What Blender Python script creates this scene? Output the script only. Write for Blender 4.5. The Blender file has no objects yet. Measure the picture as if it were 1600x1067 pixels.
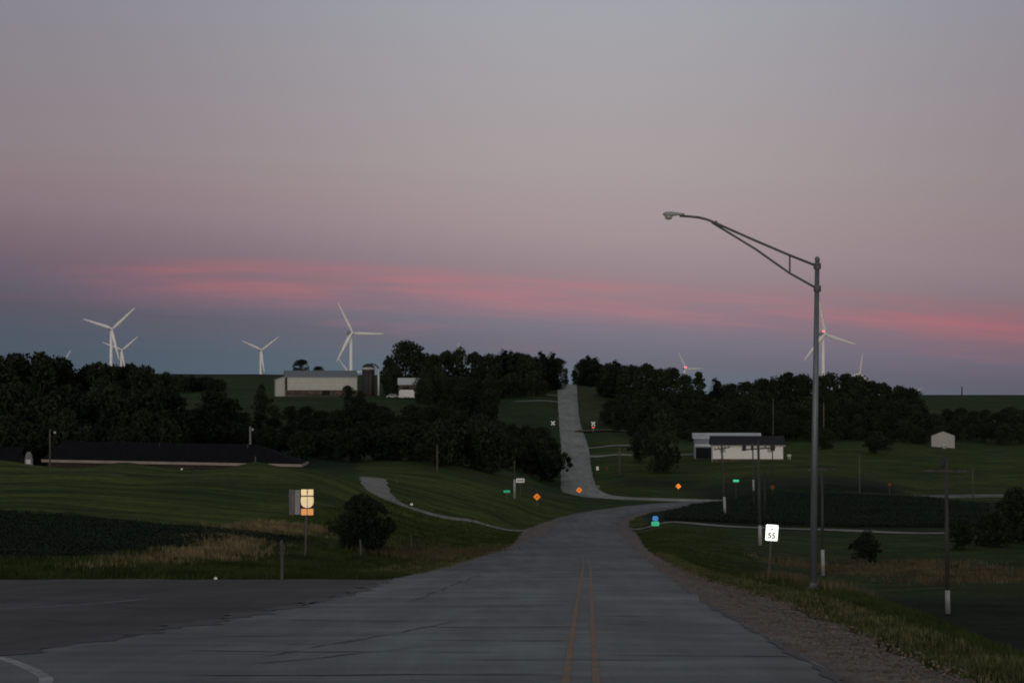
import bpy, math, random
import numpy as np
from mathutils import Vector, Matrix

random.seed(11)
rng = np.random.default_rng(11)
sc = bpy.context.scene
col = sc.collection
R = math.radians

# ------------------------------------------------------------------ camera
F = 3500.0            # focal length in pixels of the 1600 px wide photograph
EYE = 1.7             # eye height over the road under the camera (world z = 0)
HZN = 605.0           # photograph row of the eye level


def lin(r, g, b):
    def f(c):
        c /= 255.0
        return c / 12.92 if c <= 0.04045 else ((c + 0.055) / 1.055) ** 2.4
    return (f(r), f(g), f(b), 1.0)


cam_d = bpy.data.cameras.new('camera')
cam_d.sensor_width = 36.0
cam_d.lens = F / 1600.0 * 36.0
cam_d.shift_y = (HZN - 533.5) / 1600.0
cam_d.clip_start = 0.5
cam_d.clip_end = 30000.0
cam = bpy.data.objects.new('camera', cam_d)
cam.location = (0, 0, EYE)
cam.rotation_euler = (R(90), 0, 0)
col.objects.link(cam)
sc.camera = cam

# ------------------------------------------------------------------ sky at dusk
SUN_EL, SUN_AZ = 2.0, 190.0          # the sun has just gone down behind the viewer
world = bpy.data.worlds.new('World')
sc.world = world
world.use_nodes = True
nt = world.node_tree
nt.nodes.clear()


def N(tree, typ, **kw):
    n = tree.nodes.new(typ)
    for k, v in kw.items():
        if k.startswith('i_'):
            n.inputs[int(k[2:])].default_value = v
        else:
            setattr(n, k, v)
    return n


def math_n(tree, op, a, b=None, c=None, clamp=False):
    n = tree.nodes.new('ShaderNodeMath')
    n.operation = op
    n.use_clamp = clamp
    for i, v in enumerate((a, b, c)):
        if v is None:
            continue
        if isinstance(v, (int, float)):
            n.inputs[i].default_value = v
        else:
            tree.links.new(v, n.inputs[i])
    return n.outputs[0]


def maprange(tree, v, a, b, c=0.0, d=1.0, interp='SMOOTHSTEP'):
    n = tree.nodes.new('ShaderNodeMapRange')
    n.interpolation_type = interp
    tree.links.new(v, n.inputs[0])
    for i, q in enumerate((a, b, c, d)):
        n.inputs[i + 1].default_value = q
    return n.outputs[0]


def ramp(tree, v, stops, interp='LINEAR'):
    n = tree.nodes.new('ShaderNodeValToRGB')
    n.color_ramp.interpolation = interp
    e = n.color_ramp.elements
    while len(e) > 1:
        e.remove(e[-1])
    e[0].position = stops[0][0]
    e[0].color = stops[0][1]
    for p, c in stops[1:]:
        q = e.new(p)
        q.color = c
    tree.links.new(v, n.inputs[0])
    return n.outputs[0]


def mixc(tree, f, a, b, mode='MIX'):
    n = tree.nodes.new('ShaderNodeMix')
    n.data_type = 'RGBA'
    n.blend_type = mode
    for s, v in ((n.inputs[0], f), (n.inputs[6], a), (n.inputs[7], b)):
        if isinstance(v, (int, float)):
            s.default_value = v
        elif isinstance(v, tuple):
            s.default_value = v
        else:
            tree.links.new(v, s)
    return n.outputs[2]


tc = N(nt, 'ShaderNodeTexCoord')
sep = N(nt, 'ShaderNodeSeparateXYZ')
nt.links.new(tc.outputs['Generated'], sep.inputs[0])
dx, dy, dz = sep.outputs
az = math_n(nt, 'ARCTAN2', dx, dy)
# anti-twilight gradient: blue-grey earth shadow, the pink belt above it, grey-violet higher up
# the earth shadow stands higher to the north-east (left) than to the right
tilt = math_n(nt, 'MULTIPLY', math_n(nt, 'MULTIPLY', az, 0.085), maprange(nt, dz, 0.13, 0.04))
el = maprange(nt, math_n(nt, 'ADD', dz, tilt), 0.0, 0.25, interp='LINEAR')
K = 4.0
grad = ramp(nt, el, [
    (0.00, lin(92, 109, 122)), (0.006 * K, lin(96, 109, 122)), (0.018 * K, lin(108, 108, 121)),
    (0.028 * K, lin(121, 116, 130)), (0.040 * K, lin(135, 121, 132)), (0.055 * K, lin(149, 132, 139)),
    (0.070 * K, lin(160, 144, 149)), (0.085 * K, lin(164, 150, 153)), (0.101 * K, lin(166, 156, 158)),
    (0.135 * K, lin(164, 160, 164)), (0.166 * K, lin(162, 163, 170)), (1.0, lin(150, 153, 160))])
up = maprange(nt, dz, 0.15, 0.7)
ZEN = (0.135, 0.150, 0.165, 1)
# lens vignette put into the sky colour: dimmer to both sides of mid-view
q_ = math_n(nt, 'DIVIDE', math_n(nt, 'SUBTRACT', az, 0.04), 0.19)
bell = math_n(nt, 'EXPONENT', math_n(nt, 'MULTIPLY', math_n(nt, 'MULTIPLY', q_, q_), -1.0))
fall = math_n(nt, 'MULTIPLY_ADD', bell, 0.38, 0.62)
# thin pink cloud streaks
tz = math_n(nt, 'ADD', dz, math_n(nt, 'MULTIPLY', az, math_n(nt, 'MULTIPLY_ADD', az, 0.10, 0.05)))
comb = N(nt, 'ShaderNodeCombineXYZ')
nt.links.new(math_n(nt, 'MULTIPLY', az, 6.5), comb.inputs[0])
nt.links.new(math_n(nt, 'MULTIPLY', tz, 80.0), comb.inputs[1])
nz = N(nt, 'ShaderNodeTexNoise')
nz.inputs['Scale'].default_value = 1.0
nz.inputs['Detail'].default_value = 4.0
nz.inputs['Roughness'].default_value = 0.55
nz.inputs['Distortion'].default_value = 0.5
nt.links.new(comb.outputs[0], nz.inputs['Vector'])
band = math_n(nt, 'MULTIPLY', maprange(nt, tz, 0.026, 0.042), maprange(nt, tz, 0.0555, 0.046))
fadeL = maprange(nt, az, -0.225, -0.13)
cl = math_n(nt, 'MULTIPLY', band, maprange(nt, nz.outputs[0], 0.34, 0.68, 0.16, 1.0))
cl = math_n(nt, 'MULTIPLY', cl, fadeL)
comb2 = N(nt, 'ShaderNodeCombineXYZ')
nt.links.new(math_n(nt, 'MULTIPLY', az, 16.0), comb2.inputs[0])
nt.links.new(math_n(nt, 'MULTIPLY', tz, 300.0), comb2.inputs[1])
nz2 = N(nt, 'ShaderNodeTexNoise')
nz2.inputs['Scale'].default_value = 1.0
nz2.inputs['Detail'].default_value = 5.0
nz2.inputs['Distortion'].default_value = 0.8
nt.links.new(comb2.outputs[0], nz2.inputs['Vector'])
cl = math_n(nt, 'MULTIPLY', cl, maprange(nt, nz2.outputs[0], 0.34, 0.64, 0.76, 1.12))
faint = math_n(nt, 'MULTIPLY', math_n(nt, 'MULTIPLY', maprange(nt, tz, 0.008, 0.026), maprange(nt, tz, 0.05, 0.03)),
               maprange(nt, nz.outputs[0], 0.50, 0.70, 0.0, 0.40))
cl = math_n(nt, 'MAXIMUM', cl, math_n(nt, 'MULTIPLY', faint, maprange(nt, az, -0.25, 0.05, 0.35, 1.0)))
grad = mixc(nt, math_n(nt, 'MULTIPLY', cl, 0.86), grad, lin(178, 121, 129))
grad = mixc(nt, 1.0, grad, fall, 'MULTIPLY')
grad = mixc(nt, 1.0, grad, mixc(nt, bell, (1.0, 0.93, 1.0, 1), (1, 1, 1, 1)), 'MULTIPLY')
grad = mixc(nt, up, grad, ZEN)
# afterglow behind the viewer
west = math_n(nt, 'MULTIPLY', maprange(nt, math_n(nt, 'MULTIPLY', dy, -1.0), 0.05, 0.85), maprange(nt, dz, 0.75, 0.0))
glow = ramp(nt, maprange(nt, dz, 0.0, 0.5, interp='LINEAR'),
            [(0.0, (1.05, 0.83, 0.60, 1)), (0.2, (0.96, 0.84, 0.68, 1)), (0.55, (0.62, 0.60, 0.57, 1)), (1.0, (0.34, 0.37, 0.40, 1))])
grad = mixc(nt, west, grad, glow)
grad = mixc(nt, maprange(nt, dz, -0.004, -0.02), grad, (0.03, 0.033, 0.03, 1))
sky = N(nt, 'ShaderNodeTexSky')
sky.sky_type = 'NISHITA'
sky.sun_disc = False
sky.sun_elevation = R(SUN_EL)
sky.sun_rotation = R(SUN_AZ)
sky.altitude = 300
bg1 = N(nt, 'ShaderNodeBackground')
bg1.inputs[1].default_value = 1.0
nt.links.new(grad, bg1.inputs[0])
bg2 = N(nt, 'ShaderNodeBackground')
bg2.inputs[1].default_value = 0.002
nt.links.new(sky.outputs[0], bg2.inputs[0])
add = N(nt, 'ShaderNodeAddShader')
nt.links.new(bg1.outputs[0], add.inputs[0])
nt.links.new(bg2.outputs[0], add.inputs[1])
wo = N(nt, 'ShaderNodeOutputWorld')
nt.links.new(add.outputs[0], wo.inputs[0])

sun_d = bpy.data.lights.new('sun', 'SUN')
sun_d.energy = 0.8
sun_d.angle = R(12)
sun_d.color = (1.0, 0.93, 0.86)
sun = bpy.data.objects.new('sun', sun_d)
sd = Vector((math.sin(R(SUN_AZ)) * math.cos(R(SUN_EL)), math.cos(R(SUN_AZ)) * math.cos(R(SUN_EL)), math.sin(R(SUN_EL))))
sun.rotation_euler = sd.to_track_quat('Z', 'Y').to_euler()
col.objects.link(sun)

sc.view_settings.view_transform = 'Standard'
sc.view_settings.look = 'None'
sc.view_settings.exposure = 0.0
sc.view_settings.gamma = 1.0
sc.view_settings.use_curve_mapping = False
sc.cycles.max_bounces = 5
sc.cycles.diffuse_bounces = 3
sc.cycles.use_denoising = True
sc.cycles.filter_width = 1.9

# ------------------------------------------------------------------ materials


def mat(name, color, rough=0.8, var=0.25, scale=3.0, metallic=0.0, spec=0.3, bump=0.0, bscale=None, color2=None,
        stretch=None, rand=0.0):
    m = bpy.data.materials.new(name)
    m.use_nodes = True
    t = m.node_tree
    b = t.nodes['Principled BSDF']
    b.inputs['Roughness'].default_value = rough
    b.inputs['Metallic'].default_value = metallic
    b.inputs['Specular IOR Level'].default_value = spec
    tcn = N(t, 'ShaderNodeTexCoord')
    vec = tcn.outputs['Object']
    if stretch:
        mp = N(t, 'ShaderNodeMapping')
        mp.inputs['Scale'].default_value = stretch
        t.links.new(vec, mp.inputs[0])
        vec = mp.outputs[0]
    n = N(t, 'ShaderNodeTexNoise')
    n.inputs['Scale'].default_value = scale
    n.inputs['Detail'].default_value = 6
    n.inputs['Roughness'].default_value = 0.65
    t.links.new(vec, n.inputs['Vector'])
    c = tuple(color[:3]) + (1,)
    c2 = tuple(color2[:3]) + (1,) if color2 else tuple(max(0, x * (1 - var)) for x in c[:3]) + (1,)
    c1 = c if color2 else tuple(min(1, x * (1 + var)) for x in c[:3]) + (1,)
    out = mixc(t, maprange(t, n.outputs[0], 0.32, 0.68), c2, c1)
    if rand:
        oi = N(t, 'ShaderNodeObjectInfo')
        k = maprange(t, oi.outputs['Random'], 0, 1, 1 - rand, 1 + rand, 'LINEAR')
        hs = N(t, 'ShaderNodeHueSaturation')
        t.links.new(k, hs.inputs['Value'])
        t.links.new(out, hs.inputs['Color'])
        out = hs.outputs[0]
    t.links.new(out, b.inputs['Base Color'])
    if bump:
        n2 = N(t, 'ShaderNodeTexNoise')
        n2.inputs['Scale'].default_value = bscale or scale * 6
        n2.inputs['Detail'].default_value = 5
        t.links.new(vec, n2.inputs['Vector'])
        bp = N(t, 'ShaderNodeBump')
        bp.inputs['Strength'].default_value = bump
        bp.inputs['Distance'].default_value = 0.05
        t.links.new(n2.outputs[0], bp.inputs['Height'])
        t.links.new(bp.outputs[0], b.inputs['Normal'])
    return m


M = {}
M['white_metal'] = mat('turbine_white', (0.82, 0.81, 0.78), 0.45, 0.03, 0.05)
M['nacelle'] = mat('nacelle_grey', (0.30, 0.30, 0.31), 0.5, 0.1, 0.3)
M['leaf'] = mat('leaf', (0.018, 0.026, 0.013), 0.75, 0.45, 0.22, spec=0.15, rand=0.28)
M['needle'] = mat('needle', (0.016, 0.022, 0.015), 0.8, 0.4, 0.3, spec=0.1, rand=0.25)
M['bark'] = mat('bark', (0.05, 0.043, 0.036), 0.9, 0.4, 2.0, bump=0.6)
M['pole_steel'] = mat('galvanised_steel', (0.14, 0.158, 0.17), 0.5, 0.2, 3.0, metallic=0.35, stretch=(1, 1, 0.15))
M['arm_steel'] = mat('arm_steel', (0.10, 0.10, 0.105), 0.55, 0.25, 4.0, metallic=0.3)
M['lamp_head'] = mat('lamp_head_paint', (0.30, 0.32, 0.31), 0.5, 0.15, 5.0)
M['lamp_glass'] = mat('lamp_bowl', (0.33, 0.30, 0.27), 0.25, 0.1, 5.0, spec=0.6)
M['wood_pole'] = mat('weathered_wood_pole', (0.060, 0.055, 0.052), 0.9, 0.35, 4.0, bump=0.3, stretch=(1, 1, 0.1))
M['tan_pole'] = mat('tan_wood_pole', (0.11, 0.085, 0.068), 0.9, 0.3, 4.0, bump=0.3, stretch=(1, 1, 0.1))
M['post_wood'] = mat('grey_fence_wood', (0.10, 0.098, 0.09), 0.9, 0.3, 6.0, bump=0.4, stretch=(1, 1, 0.1))
M['sleeve'] = mat('white_pole_guard', (0.42, 0.43, 0.42), 0.7, 0.18, 2.0)
M['dark_metal'] = mat('dark_fitting', (0.03, 0.03, 0.03), 0.6, 0.2, 4.0)
M['sign_post'] = mat('sign_post_wood', (0.12, 0.11, 0.095), 0.85, 0.2, 6.0, stretch=(1, 1, 0.1))
M['alu'] = mat('aluminium_back', (0.13, 0.125, 0.12), 0.6, 0.2, 4.0, metallic=0.2)
M['black'] = mat('black_print', (0.03, 0.03, 0.028), 0.6, 0.1, 8.0)


def sheet(name, c, rough=0.28, var=0.06):
    return mat('reflective_' + name, c, rough, var, 9.0, metallic=1.0)


M['s_white'] = sheet('white', (0.46, 0.52, 0.50))
M['s_cream'] = sheet('cream', (0.88, 0.74, 0.46))
M['s_orange'] = sheet('orange_plate', (0.86, 0.40, 0.16))
M['s_warn'] = sheet('orange_warning', (0.42, 0.115, 0.012))
M['s_green'] = sheet('green', (0.018, 0.20, 0.11))
M['s_blue'] = sheet('blue', (0.025, 0.09, 0.24))
M['s_red'] = sheet('red', (0.40, 0.05, 0.05))
M['s_dull'] = mat('dull_orange', (0.16, 0.06, 0.02), 0.7, 0.1, 9.0)  # darker plain orange, without the metallic sheeting
M['s_dim'] = sheet('dull_white', (0.33, 0.35, 0.34), 0.4)

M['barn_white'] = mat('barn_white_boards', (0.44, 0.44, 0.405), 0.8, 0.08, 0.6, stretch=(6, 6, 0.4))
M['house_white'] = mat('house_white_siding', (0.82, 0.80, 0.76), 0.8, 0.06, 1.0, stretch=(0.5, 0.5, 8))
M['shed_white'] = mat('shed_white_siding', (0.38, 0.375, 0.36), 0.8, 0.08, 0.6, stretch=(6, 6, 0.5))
M['stone_base'] = mat('stone_footing', (0.085, 0.065, 0.05), 0.9, 0.4, 0.8)
M['metal_roof'] = mat('metal_roof', (0.185, 0.21, 0.235), 0.55, 0.15, 0.8, metallic=0.2, stretch=(5, 0.4, 0.4))
M['pale_roof'] = mat('pale_metal_roof', (0.55, 0.58, 0.60), 0.5, 0.1, 0.8, metallic=0.15, stretch=(5, 0.4, 0.4))
M['dark_roof'] = mat('dark_shingle_roof', (0.014, 0.014, 0.018), 0.95, 0.25, 3.0, bump=0.3, spec=0.03)
M['grey_roof'] = mat('grey_shingle_roof', (0.040, 0.040, 0.045), 0.95, 0.25, 3.0, bump=0.3, spec=0.05)
M['fascia'] = mat('fascia_board', (0.34, 0.285, 0.25), 0.7, 0.15, 1.0)
M['brick'] = mat('dark_brick', (0.055, 0.045, 0.04), 0.9, 0.3, 4.0)
M['blue_grey'] = mat('blue_grey_siding', (0.24, 0.27, 0.33), 0.7, 0.1, 1.0, stretch=(6, 6, 0.5))
M['opening'] = mat('dark_interior', (0.012, 0.012, 0.013), 0.9, 0.1, 1.0)
M['glass'] = mat('window_glass', (0.03, 0.035, 0.04), 0.1, 0.1, 1.0, spec=0.5)
M['silo'] = mat('silo_staves', (0.032, 0.03, 0.033), 0.8, 0.3, 1.0, stretch=(4, 4, 0.4))
M['silo_rust'] = mat('silo_chute_rust', (0.07, 0.04, 0.032), 0.8, 0.3, 1.0)
M['tank_white'] = mat('white_enamel', (0.55, 0.55, 0.53), 0.4, 0.06, 2.0)
M['tyre'] = mat('rubber', (0.02, 0.02, 0.02), 0.9, 0.1, 4.0)
M['marker'] = mat('pale_stone', (0.20, 0.20, 0.20), 0.9, 0.25, 4.0)
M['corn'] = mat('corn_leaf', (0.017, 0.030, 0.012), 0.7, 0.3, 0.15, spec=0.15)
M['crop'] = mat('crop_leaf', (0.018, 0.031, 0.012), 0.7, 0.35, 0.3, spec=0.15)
M['grass'] = mat('verge_grass_blade', (0.048, 0.066, 0.016), 0.8, 0.45, 0.35, spec=0.15)
M['straw'] = mat('straw_grass_blade', (0.17, 0.165, 0.075), 0.8, 0.4, 0.5, spec=0.15)
M['tan_grass'] = mat('tan_grass_blade', (0.14, 0.11, 0.06), 0.85, 0.45, 0.4, spec=0.1)
M['light_tan_grass'] = mat('light_tan_grass_blade', (0.24, 0.185, 0.10), 0.85, 0.45, 0.4, spec=0.1)
M['stone'] = mat('loose_stone', (0.20, 0.155, 0.125), 0.9, 0.5, 3.0)
M['gravel'] = mat('gravel', (0.245, 0.205, 0.172), 0.95, 0.0, 1.2, bump=0.8, bscale=14, color2=(0.135, 0.11, 0.092))
M['gravel_pale'] = mat('pale_gravel', (0.33, 0.315, 0.29), 0.95, 0.0, 0.5, bump=0.5, bscale=9, color2=(0.24, 0.225, 0.205))
M['tar'] = mat('crack_tar', (0.030, 0.030, 0.032), 0.6, 0.2, 3.0)
M['ballast'] = mat('rail_ballast', (0.085, 0.062, 0.058), 0.95, 0.3, 1.0)
M['rail'] = mat('rail_steel', (0.10, 0.075, 0.065), 0.6, 0.2, 1.0, metallic=0.4)


def beacon_mat():
    m = bpy.data.materials.new('red_beacon_lamp')
    m.use_nodes = True
    b = m.node_tree.nodes['Principled BSDF']
    b.inputs['Base Color'].default_value = (0.6, 0.05, 0.08, 1)
    b.inputs['Emission Color'].default_value = (1.0, 0.10, 0.17, 1)
    b.inputs['Emission Strength'].default_value = 3.0
    return m


M['beacon'] = beacon_mat()


def road_material(name, near, far, split, crack=True, streak=True):
    """worn concrete: aggregate speckle, lengthwise wheel polish, blotches, fine cracks; a later paving beyond the joint"""
    m = bpy.data.materials.new(name)
    m.use_nodes = True
    t = m.node_tree
    b = t.nodes['Principled BSDF']
    b.inputs['Roughness'].default_value = 0.8
    b.inputs['Specular IOR Level'].default_value = 0.25
    tcn = N(t, 'ShaderNodeTexCoord')
    P = tcn.outputs['Object']
    sp = N(t, 'ShaderNodeSeparateXYZ')
    t.links.new(P, sp.inputs[0])

    def noise(scale, stretch=(1, 1, 1), det=5, rough=0.6):
        mp = N(t, 'ShaderNodeMapping')
        mp.inputs['Scale'].default_value = stretch
        t.links.new(P, mp.inputs[0])
        n = N(t, 'ShaderNodeTexNoise')
        n.inputs['Scale'].default_value = scale
        n.inputs['Detail'].default_value = det
        n.inputs['Roughness'].default_value = rough
        t.links.new(mp.outputs[0], n.inputs['Vector'])
        return n.outputs[0]
    wob = math_n(t, 'ADD', sp.outputs[1], math_n(t, 'MULTIPLY', noise(0.8), 2.0))
    base = mixc(t, maprange(t, wob, split - 0.6, split + 0.6), near, far)
    k = maprange(t, noise(0.16, (1, 0.35, 1)), 0.3, 0.7, 0.80, 1.18)
    base = mixc(t, 1.0, base, k, 'MULTIPLY')
    k = maprange(t, noise(1.1, (1.0, 0.045, 1)), 0.32, 0.68, 0.84, 1.12)
    base = mixc(t, 1.0, base, k, 'MULTIPLY')
    if streak:
        k = maprange(t, noise(0.5, (0.42, 1.4, 1)), 0.34, 0.62, 0.80, 1.10)
        base = mixc(t, 1.0, base, k, 'MULTIPLY')
    k = maprange(t, noise(22.0, det=3), 0.3, 0.7, 0.86, 1.12)
    base = mixc(t, 1.0, base, k, 'MULTIPLY')
    if crack:
        v = N(t, 'ShaderNodeTexVoronoi')
        v.feature = 'DISTANCE_TO_EDGE'
        v.inputs['Scale'].default_value = 0.30
        nn = N(t, 'ShaderNodeTexNoise')
        nn.inputs['Scale'].default_value = 1.2
        nn.inputs['Detail'].default_value = 4
        t.links.new(P, nn.inputs['Vector'])
        mx = mixc(t, 0.22, P, nn.outputs['Color'])
        mp = N(t, 'ShaderNodeMapping')
        mp.inputs['Scale'].default_value = (0.8, 0.45, 1)
        t.links.new(mx, mp.inputs[0])
        t.links.new(mp.outputs[0], v.inputs['Vector'])
        c = maprange(t, v.outputs['Distance'], 0.0, 0.014, 0.72, 1.0)
        base = mixc(t, 1.0, base, c, 'MULTIPLY')
    t.links.new(base, b.inputs['Base Color'])
    bp = N(t, 'ShaderNodeBump')
    bp.inputs['Strength'].default_value = 0.25 if streak else 0.0
    bp.inputs['Distance'].default_value = 0.02
    t.links.new(noise(25.0), bp.inputs['Height'])
    t.links.new(bp.outputs[0], b.inputs['Normal'])
    return m


M['road'] = road_material('worn_concrete', (0.210, 0.226, 0.220, 1), (0.168, 0.177, 0.180, 1), 98.0, False)
M['side_asphalt'] = road_material('dark_asphalt', (0.082, 0.077, 0.078, 1), (0.082, 0.077, 0.078, 1), 9999.0, False)
M['hill_road'] = road_material('hill_road_chip_seal', (0.325, 0.318, 0.29, 1), (0.325, 0.318, 0.29, 1), 9999.0, False, False)


def paint_mat(name, c, under, wear):
    m = bpy.data.materials.new(name)
    m.use_nodes = True
    t = m.node_tree
    b = t.nodes['Principled BSDF']
    b.inputs['Roughness'].default_value = 0.75
    tcn = N(t, 'ShaderNodeTexCoord')
    n = N(t, 'ShaderNodeTexNoise')
    n.inputs['Scale'].default_value = 1.6
    n.inputs['Detail'].default_value = 8
    n.inputs['Roughness'].default_value = 0.75
    t.links.new(tcn.outputs['Object'], n.inputs['Vector'])
    sp = N(t, 'ShaderNodeSeparateXYZ')
    t.links.new(tcn.outputs['Object'], sp.inputs[0])
    f = maprange(t, n.outputs[0], wear - 0.14, wear + 0.14)
    f = math_n(t, 'MULTIPLY', f, maprange(t, sp.outputs[1], 135.0, 85.0, 0.15, 1.0))
    t.links.new(mixc(t, f, under, c), b.inputs['Base Color'])
    return m


M['yellow'] = paint_mat('worn_yellow_paint', (0.36, 0.170, 0.055, 1), (0.165, 0.15, 0.135, 1), 0.49)
M['faded_line'] = paint_mat('faded_white_paint', (0.17, 0.175, 0.19, 1), (0.07, 0.067, 0.068, 1), 0.50)
M['white_line'] = paint_mat('worn_white_paint', (0.50, 0.52, 0.54, 1), (0.20, 0.205, 0.21, 1), 0.50)


def ground_material():
    m = bpy.data.materials.new('meadow_ground')
    m.use_nodes = True
    t = m.node_tree
    b = t.nodes['Principled BSDF']
    b.inputs['Roughness'].default_value = 0.95
    b.inputs['Specular IOR Level'].default_value = 0.1
    tcn = N(t, 'ShaderNodeTexCoord')
    P = tcn.outputs['Object']

    def noise(scale, det=6, stretch=(1, 1, 1)):
        mp = N(t, 'ShaderNodeMapping')
        mp.inputs['Scale'].default_value = stretch
        t.links.new(P, mp.inputs[0])
        n = N(t, 'ShaderNodeTexNoise')
        n.inputs['Scale'].default_value = scale
        n.inputs['Detail'].default_value = det
        n.inputs['Roughness'].default_value = 0.62
        t.links.new(mp.outputs[0], n.inputs['Vector'])
        return n.outputs[0]
    at_ = N(t, 'ShaderNodeAttribute')
    at_.attribute_name = 'zone'
    s = N(t, 'ShaderNodeSeparateColor')
    t.links.new(at_.outputs['Color'], s.inputs[0])
    big = maprange(t, noise(0.05), 0.35, 0.65)
    base = mixc(t, big, (0.020, 0.044, 0.009, 1), (0.043, 0.066, 0.013, 1))
    lawn = mixc(t, maprange(t, noise(0.09, stretch=(0.6, 1.4, 1)), 0.35, 0.65), (0.030, 0.056, 0.005, 1), (0.094, 0.120, 0.014, 1))
    c = mixc(t, s.outputs[1], base, lawn)
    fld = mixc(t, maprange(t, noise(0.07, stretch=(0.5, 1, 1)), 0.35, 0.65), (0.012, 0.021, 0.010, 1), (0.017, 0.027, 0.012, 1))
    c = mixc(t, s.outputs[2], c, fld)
    tan = mixc(t, maprange(t, noise(0.5), 0.35, 0.65), (0.055, 0.045, 0.024, 1), (0.125, 0.10, 0.056, 1))
    tf = math_n(t, 'MULTIPLY', s.outputs[0], maprange(t, noise(0.28), 0.38, 0.58, 0.25, 1.0))
    c = mixc(t, tf, c, tan)
    k = maprange(t, noise(0.30, 6, (0.45, 1.5, 1)), 0.34, 0.66, 0.60, 1.30)
    c = mixc(t, 1.0, c, k, 'MULTIPLY')
    k = maprange(t, noise(1.6, 5), 0.3, 0.7, 0.62, 1.32)
    c = mixc(t, 1.0, c, k, 'MULTIPLY')
    t.links.new(c, b.inputs['Base Color'])
    bp = N(t, 'ShaderNodeBump')
    bp.inputs['Strength'].default_value = 0.8
    bp.inputs['Distance'].default_value = 0.15
    t.links.new(noise(2.2), bp.inputs['Height'])
    t.links.new(bp.outputs[0], b.inputs['Normal'])
    return m


M['ground'] = ground_material()

# ------------------------------------------------------------------ mesh helpers


def tag(o, label=None, cat=None, group=None, kind=None):
    if label:
        o['label'] = label
    if cat:
        o['category'] = cat
    if group:
        o['group'] = group
    if kind:
        o['kind'] = kind
    return o


def thing(name, label, cat, loc=(0, 0, 0), rz=0.0, group=None, tilt=(0, 0)):
    o = bpy.data.objects.new(name, None)
    o.empty_display_size = 0.2
    o.location = loc
    o.rotation_euler = (tilt[0], tilt[1], rz)
    col.objects.link(o)
    return tag(o, label, cat, group)


class MB:
    def __init__(s):
        s.v, s.f = [], []

    def add(s, vs, fs):
        o = len(s.v)
        s.v += [tuple(v) for v in vs]
        s.f += [tuple(i + o for i in f) for f in fs]
        return s

    def box(s, c, d, rot=None):
        x, y, z = d[0] / 2, d[1] / 2, d[2] / 2
        vs = [Vector(p) for p in ((-x, -y, -z), (x, -y, -z), (x, y, -z), (-x, y, -z), (-x, -y, z), (x, -y, z), (x, y, z), (-x, y, z))]
        if rot is not None:
            vs = [rot @ v for v in vs]
        vs = [v + Vector(c) for v in vs]
        return s.add(vs, [(0, 3, 2, 1), (4, 5, 6, 7), (0, 1, 5, 4), (1, 2, 6, 5), (2, 3, 7, 6), (3, 0, 4, 7)])

    def tube(s, pts, rad, n=8, caps=True):
        pts = [Vector(p) for p in pts]
        if isinstance(rad, (int, float)):
            rad = [rad] * len(pts)
        vs, fs = [], []
        for i, p in enumerate(pts):
            d = (pts[min(i + 1, len(pts) - 1)] - pts[max(i - 1, 0)]).normalized()
            a = d.cross(Vector((0, 1, 0)) if abs(d.y) < 0.9 else Vector((1, 0, 0))).normalized()
            b = d.cross(a)
            for k in range(n):
                q = 2 * math.pi * k / n
                vs.append(p + (a * math.cos(q) + b * math.sin(q)) * rad[i])
        for i in range(len(pts) - 1):
            for k in range(n):
                fs.append((i * n + k, i * n + (k + 1) % n, (i + 1) * n + (k + 1) % n, (i + 1) * n + k))
        if caps:
            fs.append(tuple(range(n))[::-1])
            fs.append(tuple((len(pts) - 1) * n + k for k in range(n)))
        return s.add(vs, fs)

    def lathe(s, prof, n=16, c=(0, 0, 0), sx=1.0, sy=1.0):
        vs, fs = [], []
        for r, z in prof:
            for k in range(n):
                q = 2 * math.pi * k / n
                vs.append((c[0] + r * sx * math.cos(q), c[1] + r * sy * math.sin(q), c[2] + z))
        for i in range(len(prof) - 1):
            for k in range(n):
                fs.append((i * n + k, i * n + (k + 1) % n, (i + 1) * n + (k + 1) % n, (i + 1) * n + k))
        fs.append(tuple(range(n))[::-1])
        fs.append(tuple((len(prof) - 1) * n + k for k in range(n)))
        return s.add(vs, fs)

    def prism(s, poly, y0, y1):
        """polygon in x,z pushed along y"""
        n = len(poly)
        vs = [(x, y0, z) for x, z in poly] + [(x, y1, z) for x, z in poly]
        fs = [tuple(range(n)), tuple(range(n, 2 * n))[::-1]]
        for i in range(n):
            j = (i + 1) % n
            fs.append((i, i + n, j + n, j))
        return s.add(vs, fs)

    def mesh(s, name, m, smooth=False):
        me = bpy.data.meshes.new(name)
        me.from_pydata(s.v, [], s.f)
        me.materials.append(M[m] if isinstance(m, str) else m)
        if smooth:
            me.polygons.foreach_set('use_smooth', [True] * len(me.polygons))
        me.update()
        return me

    def build(s, name, m, parent=None, smooth=False, loc=None):
        return obj(name, s.mesh(name, m, smooth), parent, loc)


def obj(name, me, parent=None, loc=None):
    o = bpy.data.objects.new(name, me)
    col.objects.link(o)
    if parent is not None:
        o.parent = parent
    if loc is not None:
        o.location = loc
    return o


def np_mesh(name, V, Fc, m, k=4):
    """mesh from numpy arrays of points and k-gons"""
    me = bpy.data.meshes.new(name)
    me.vertices.add(len(V))
    me.vertices.foreach_set('co', np.asarray(V, np.float32).ravel())
    nf = len(Fc)
    me.loops.add(nf * k)
    me.loops.foreach_set('vertex_index', np.asarray(Fc, np.int32).ravel())
    me.polygons.add(nf)
    me.polygons.foreach_set('loop_start', np.arange(0, nf * k, k, dtype=np.int32))
    me.update(calc_edges=True)
    me.materials.append(M[m] if isinstance(m, str) else m)
    return me


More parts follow.
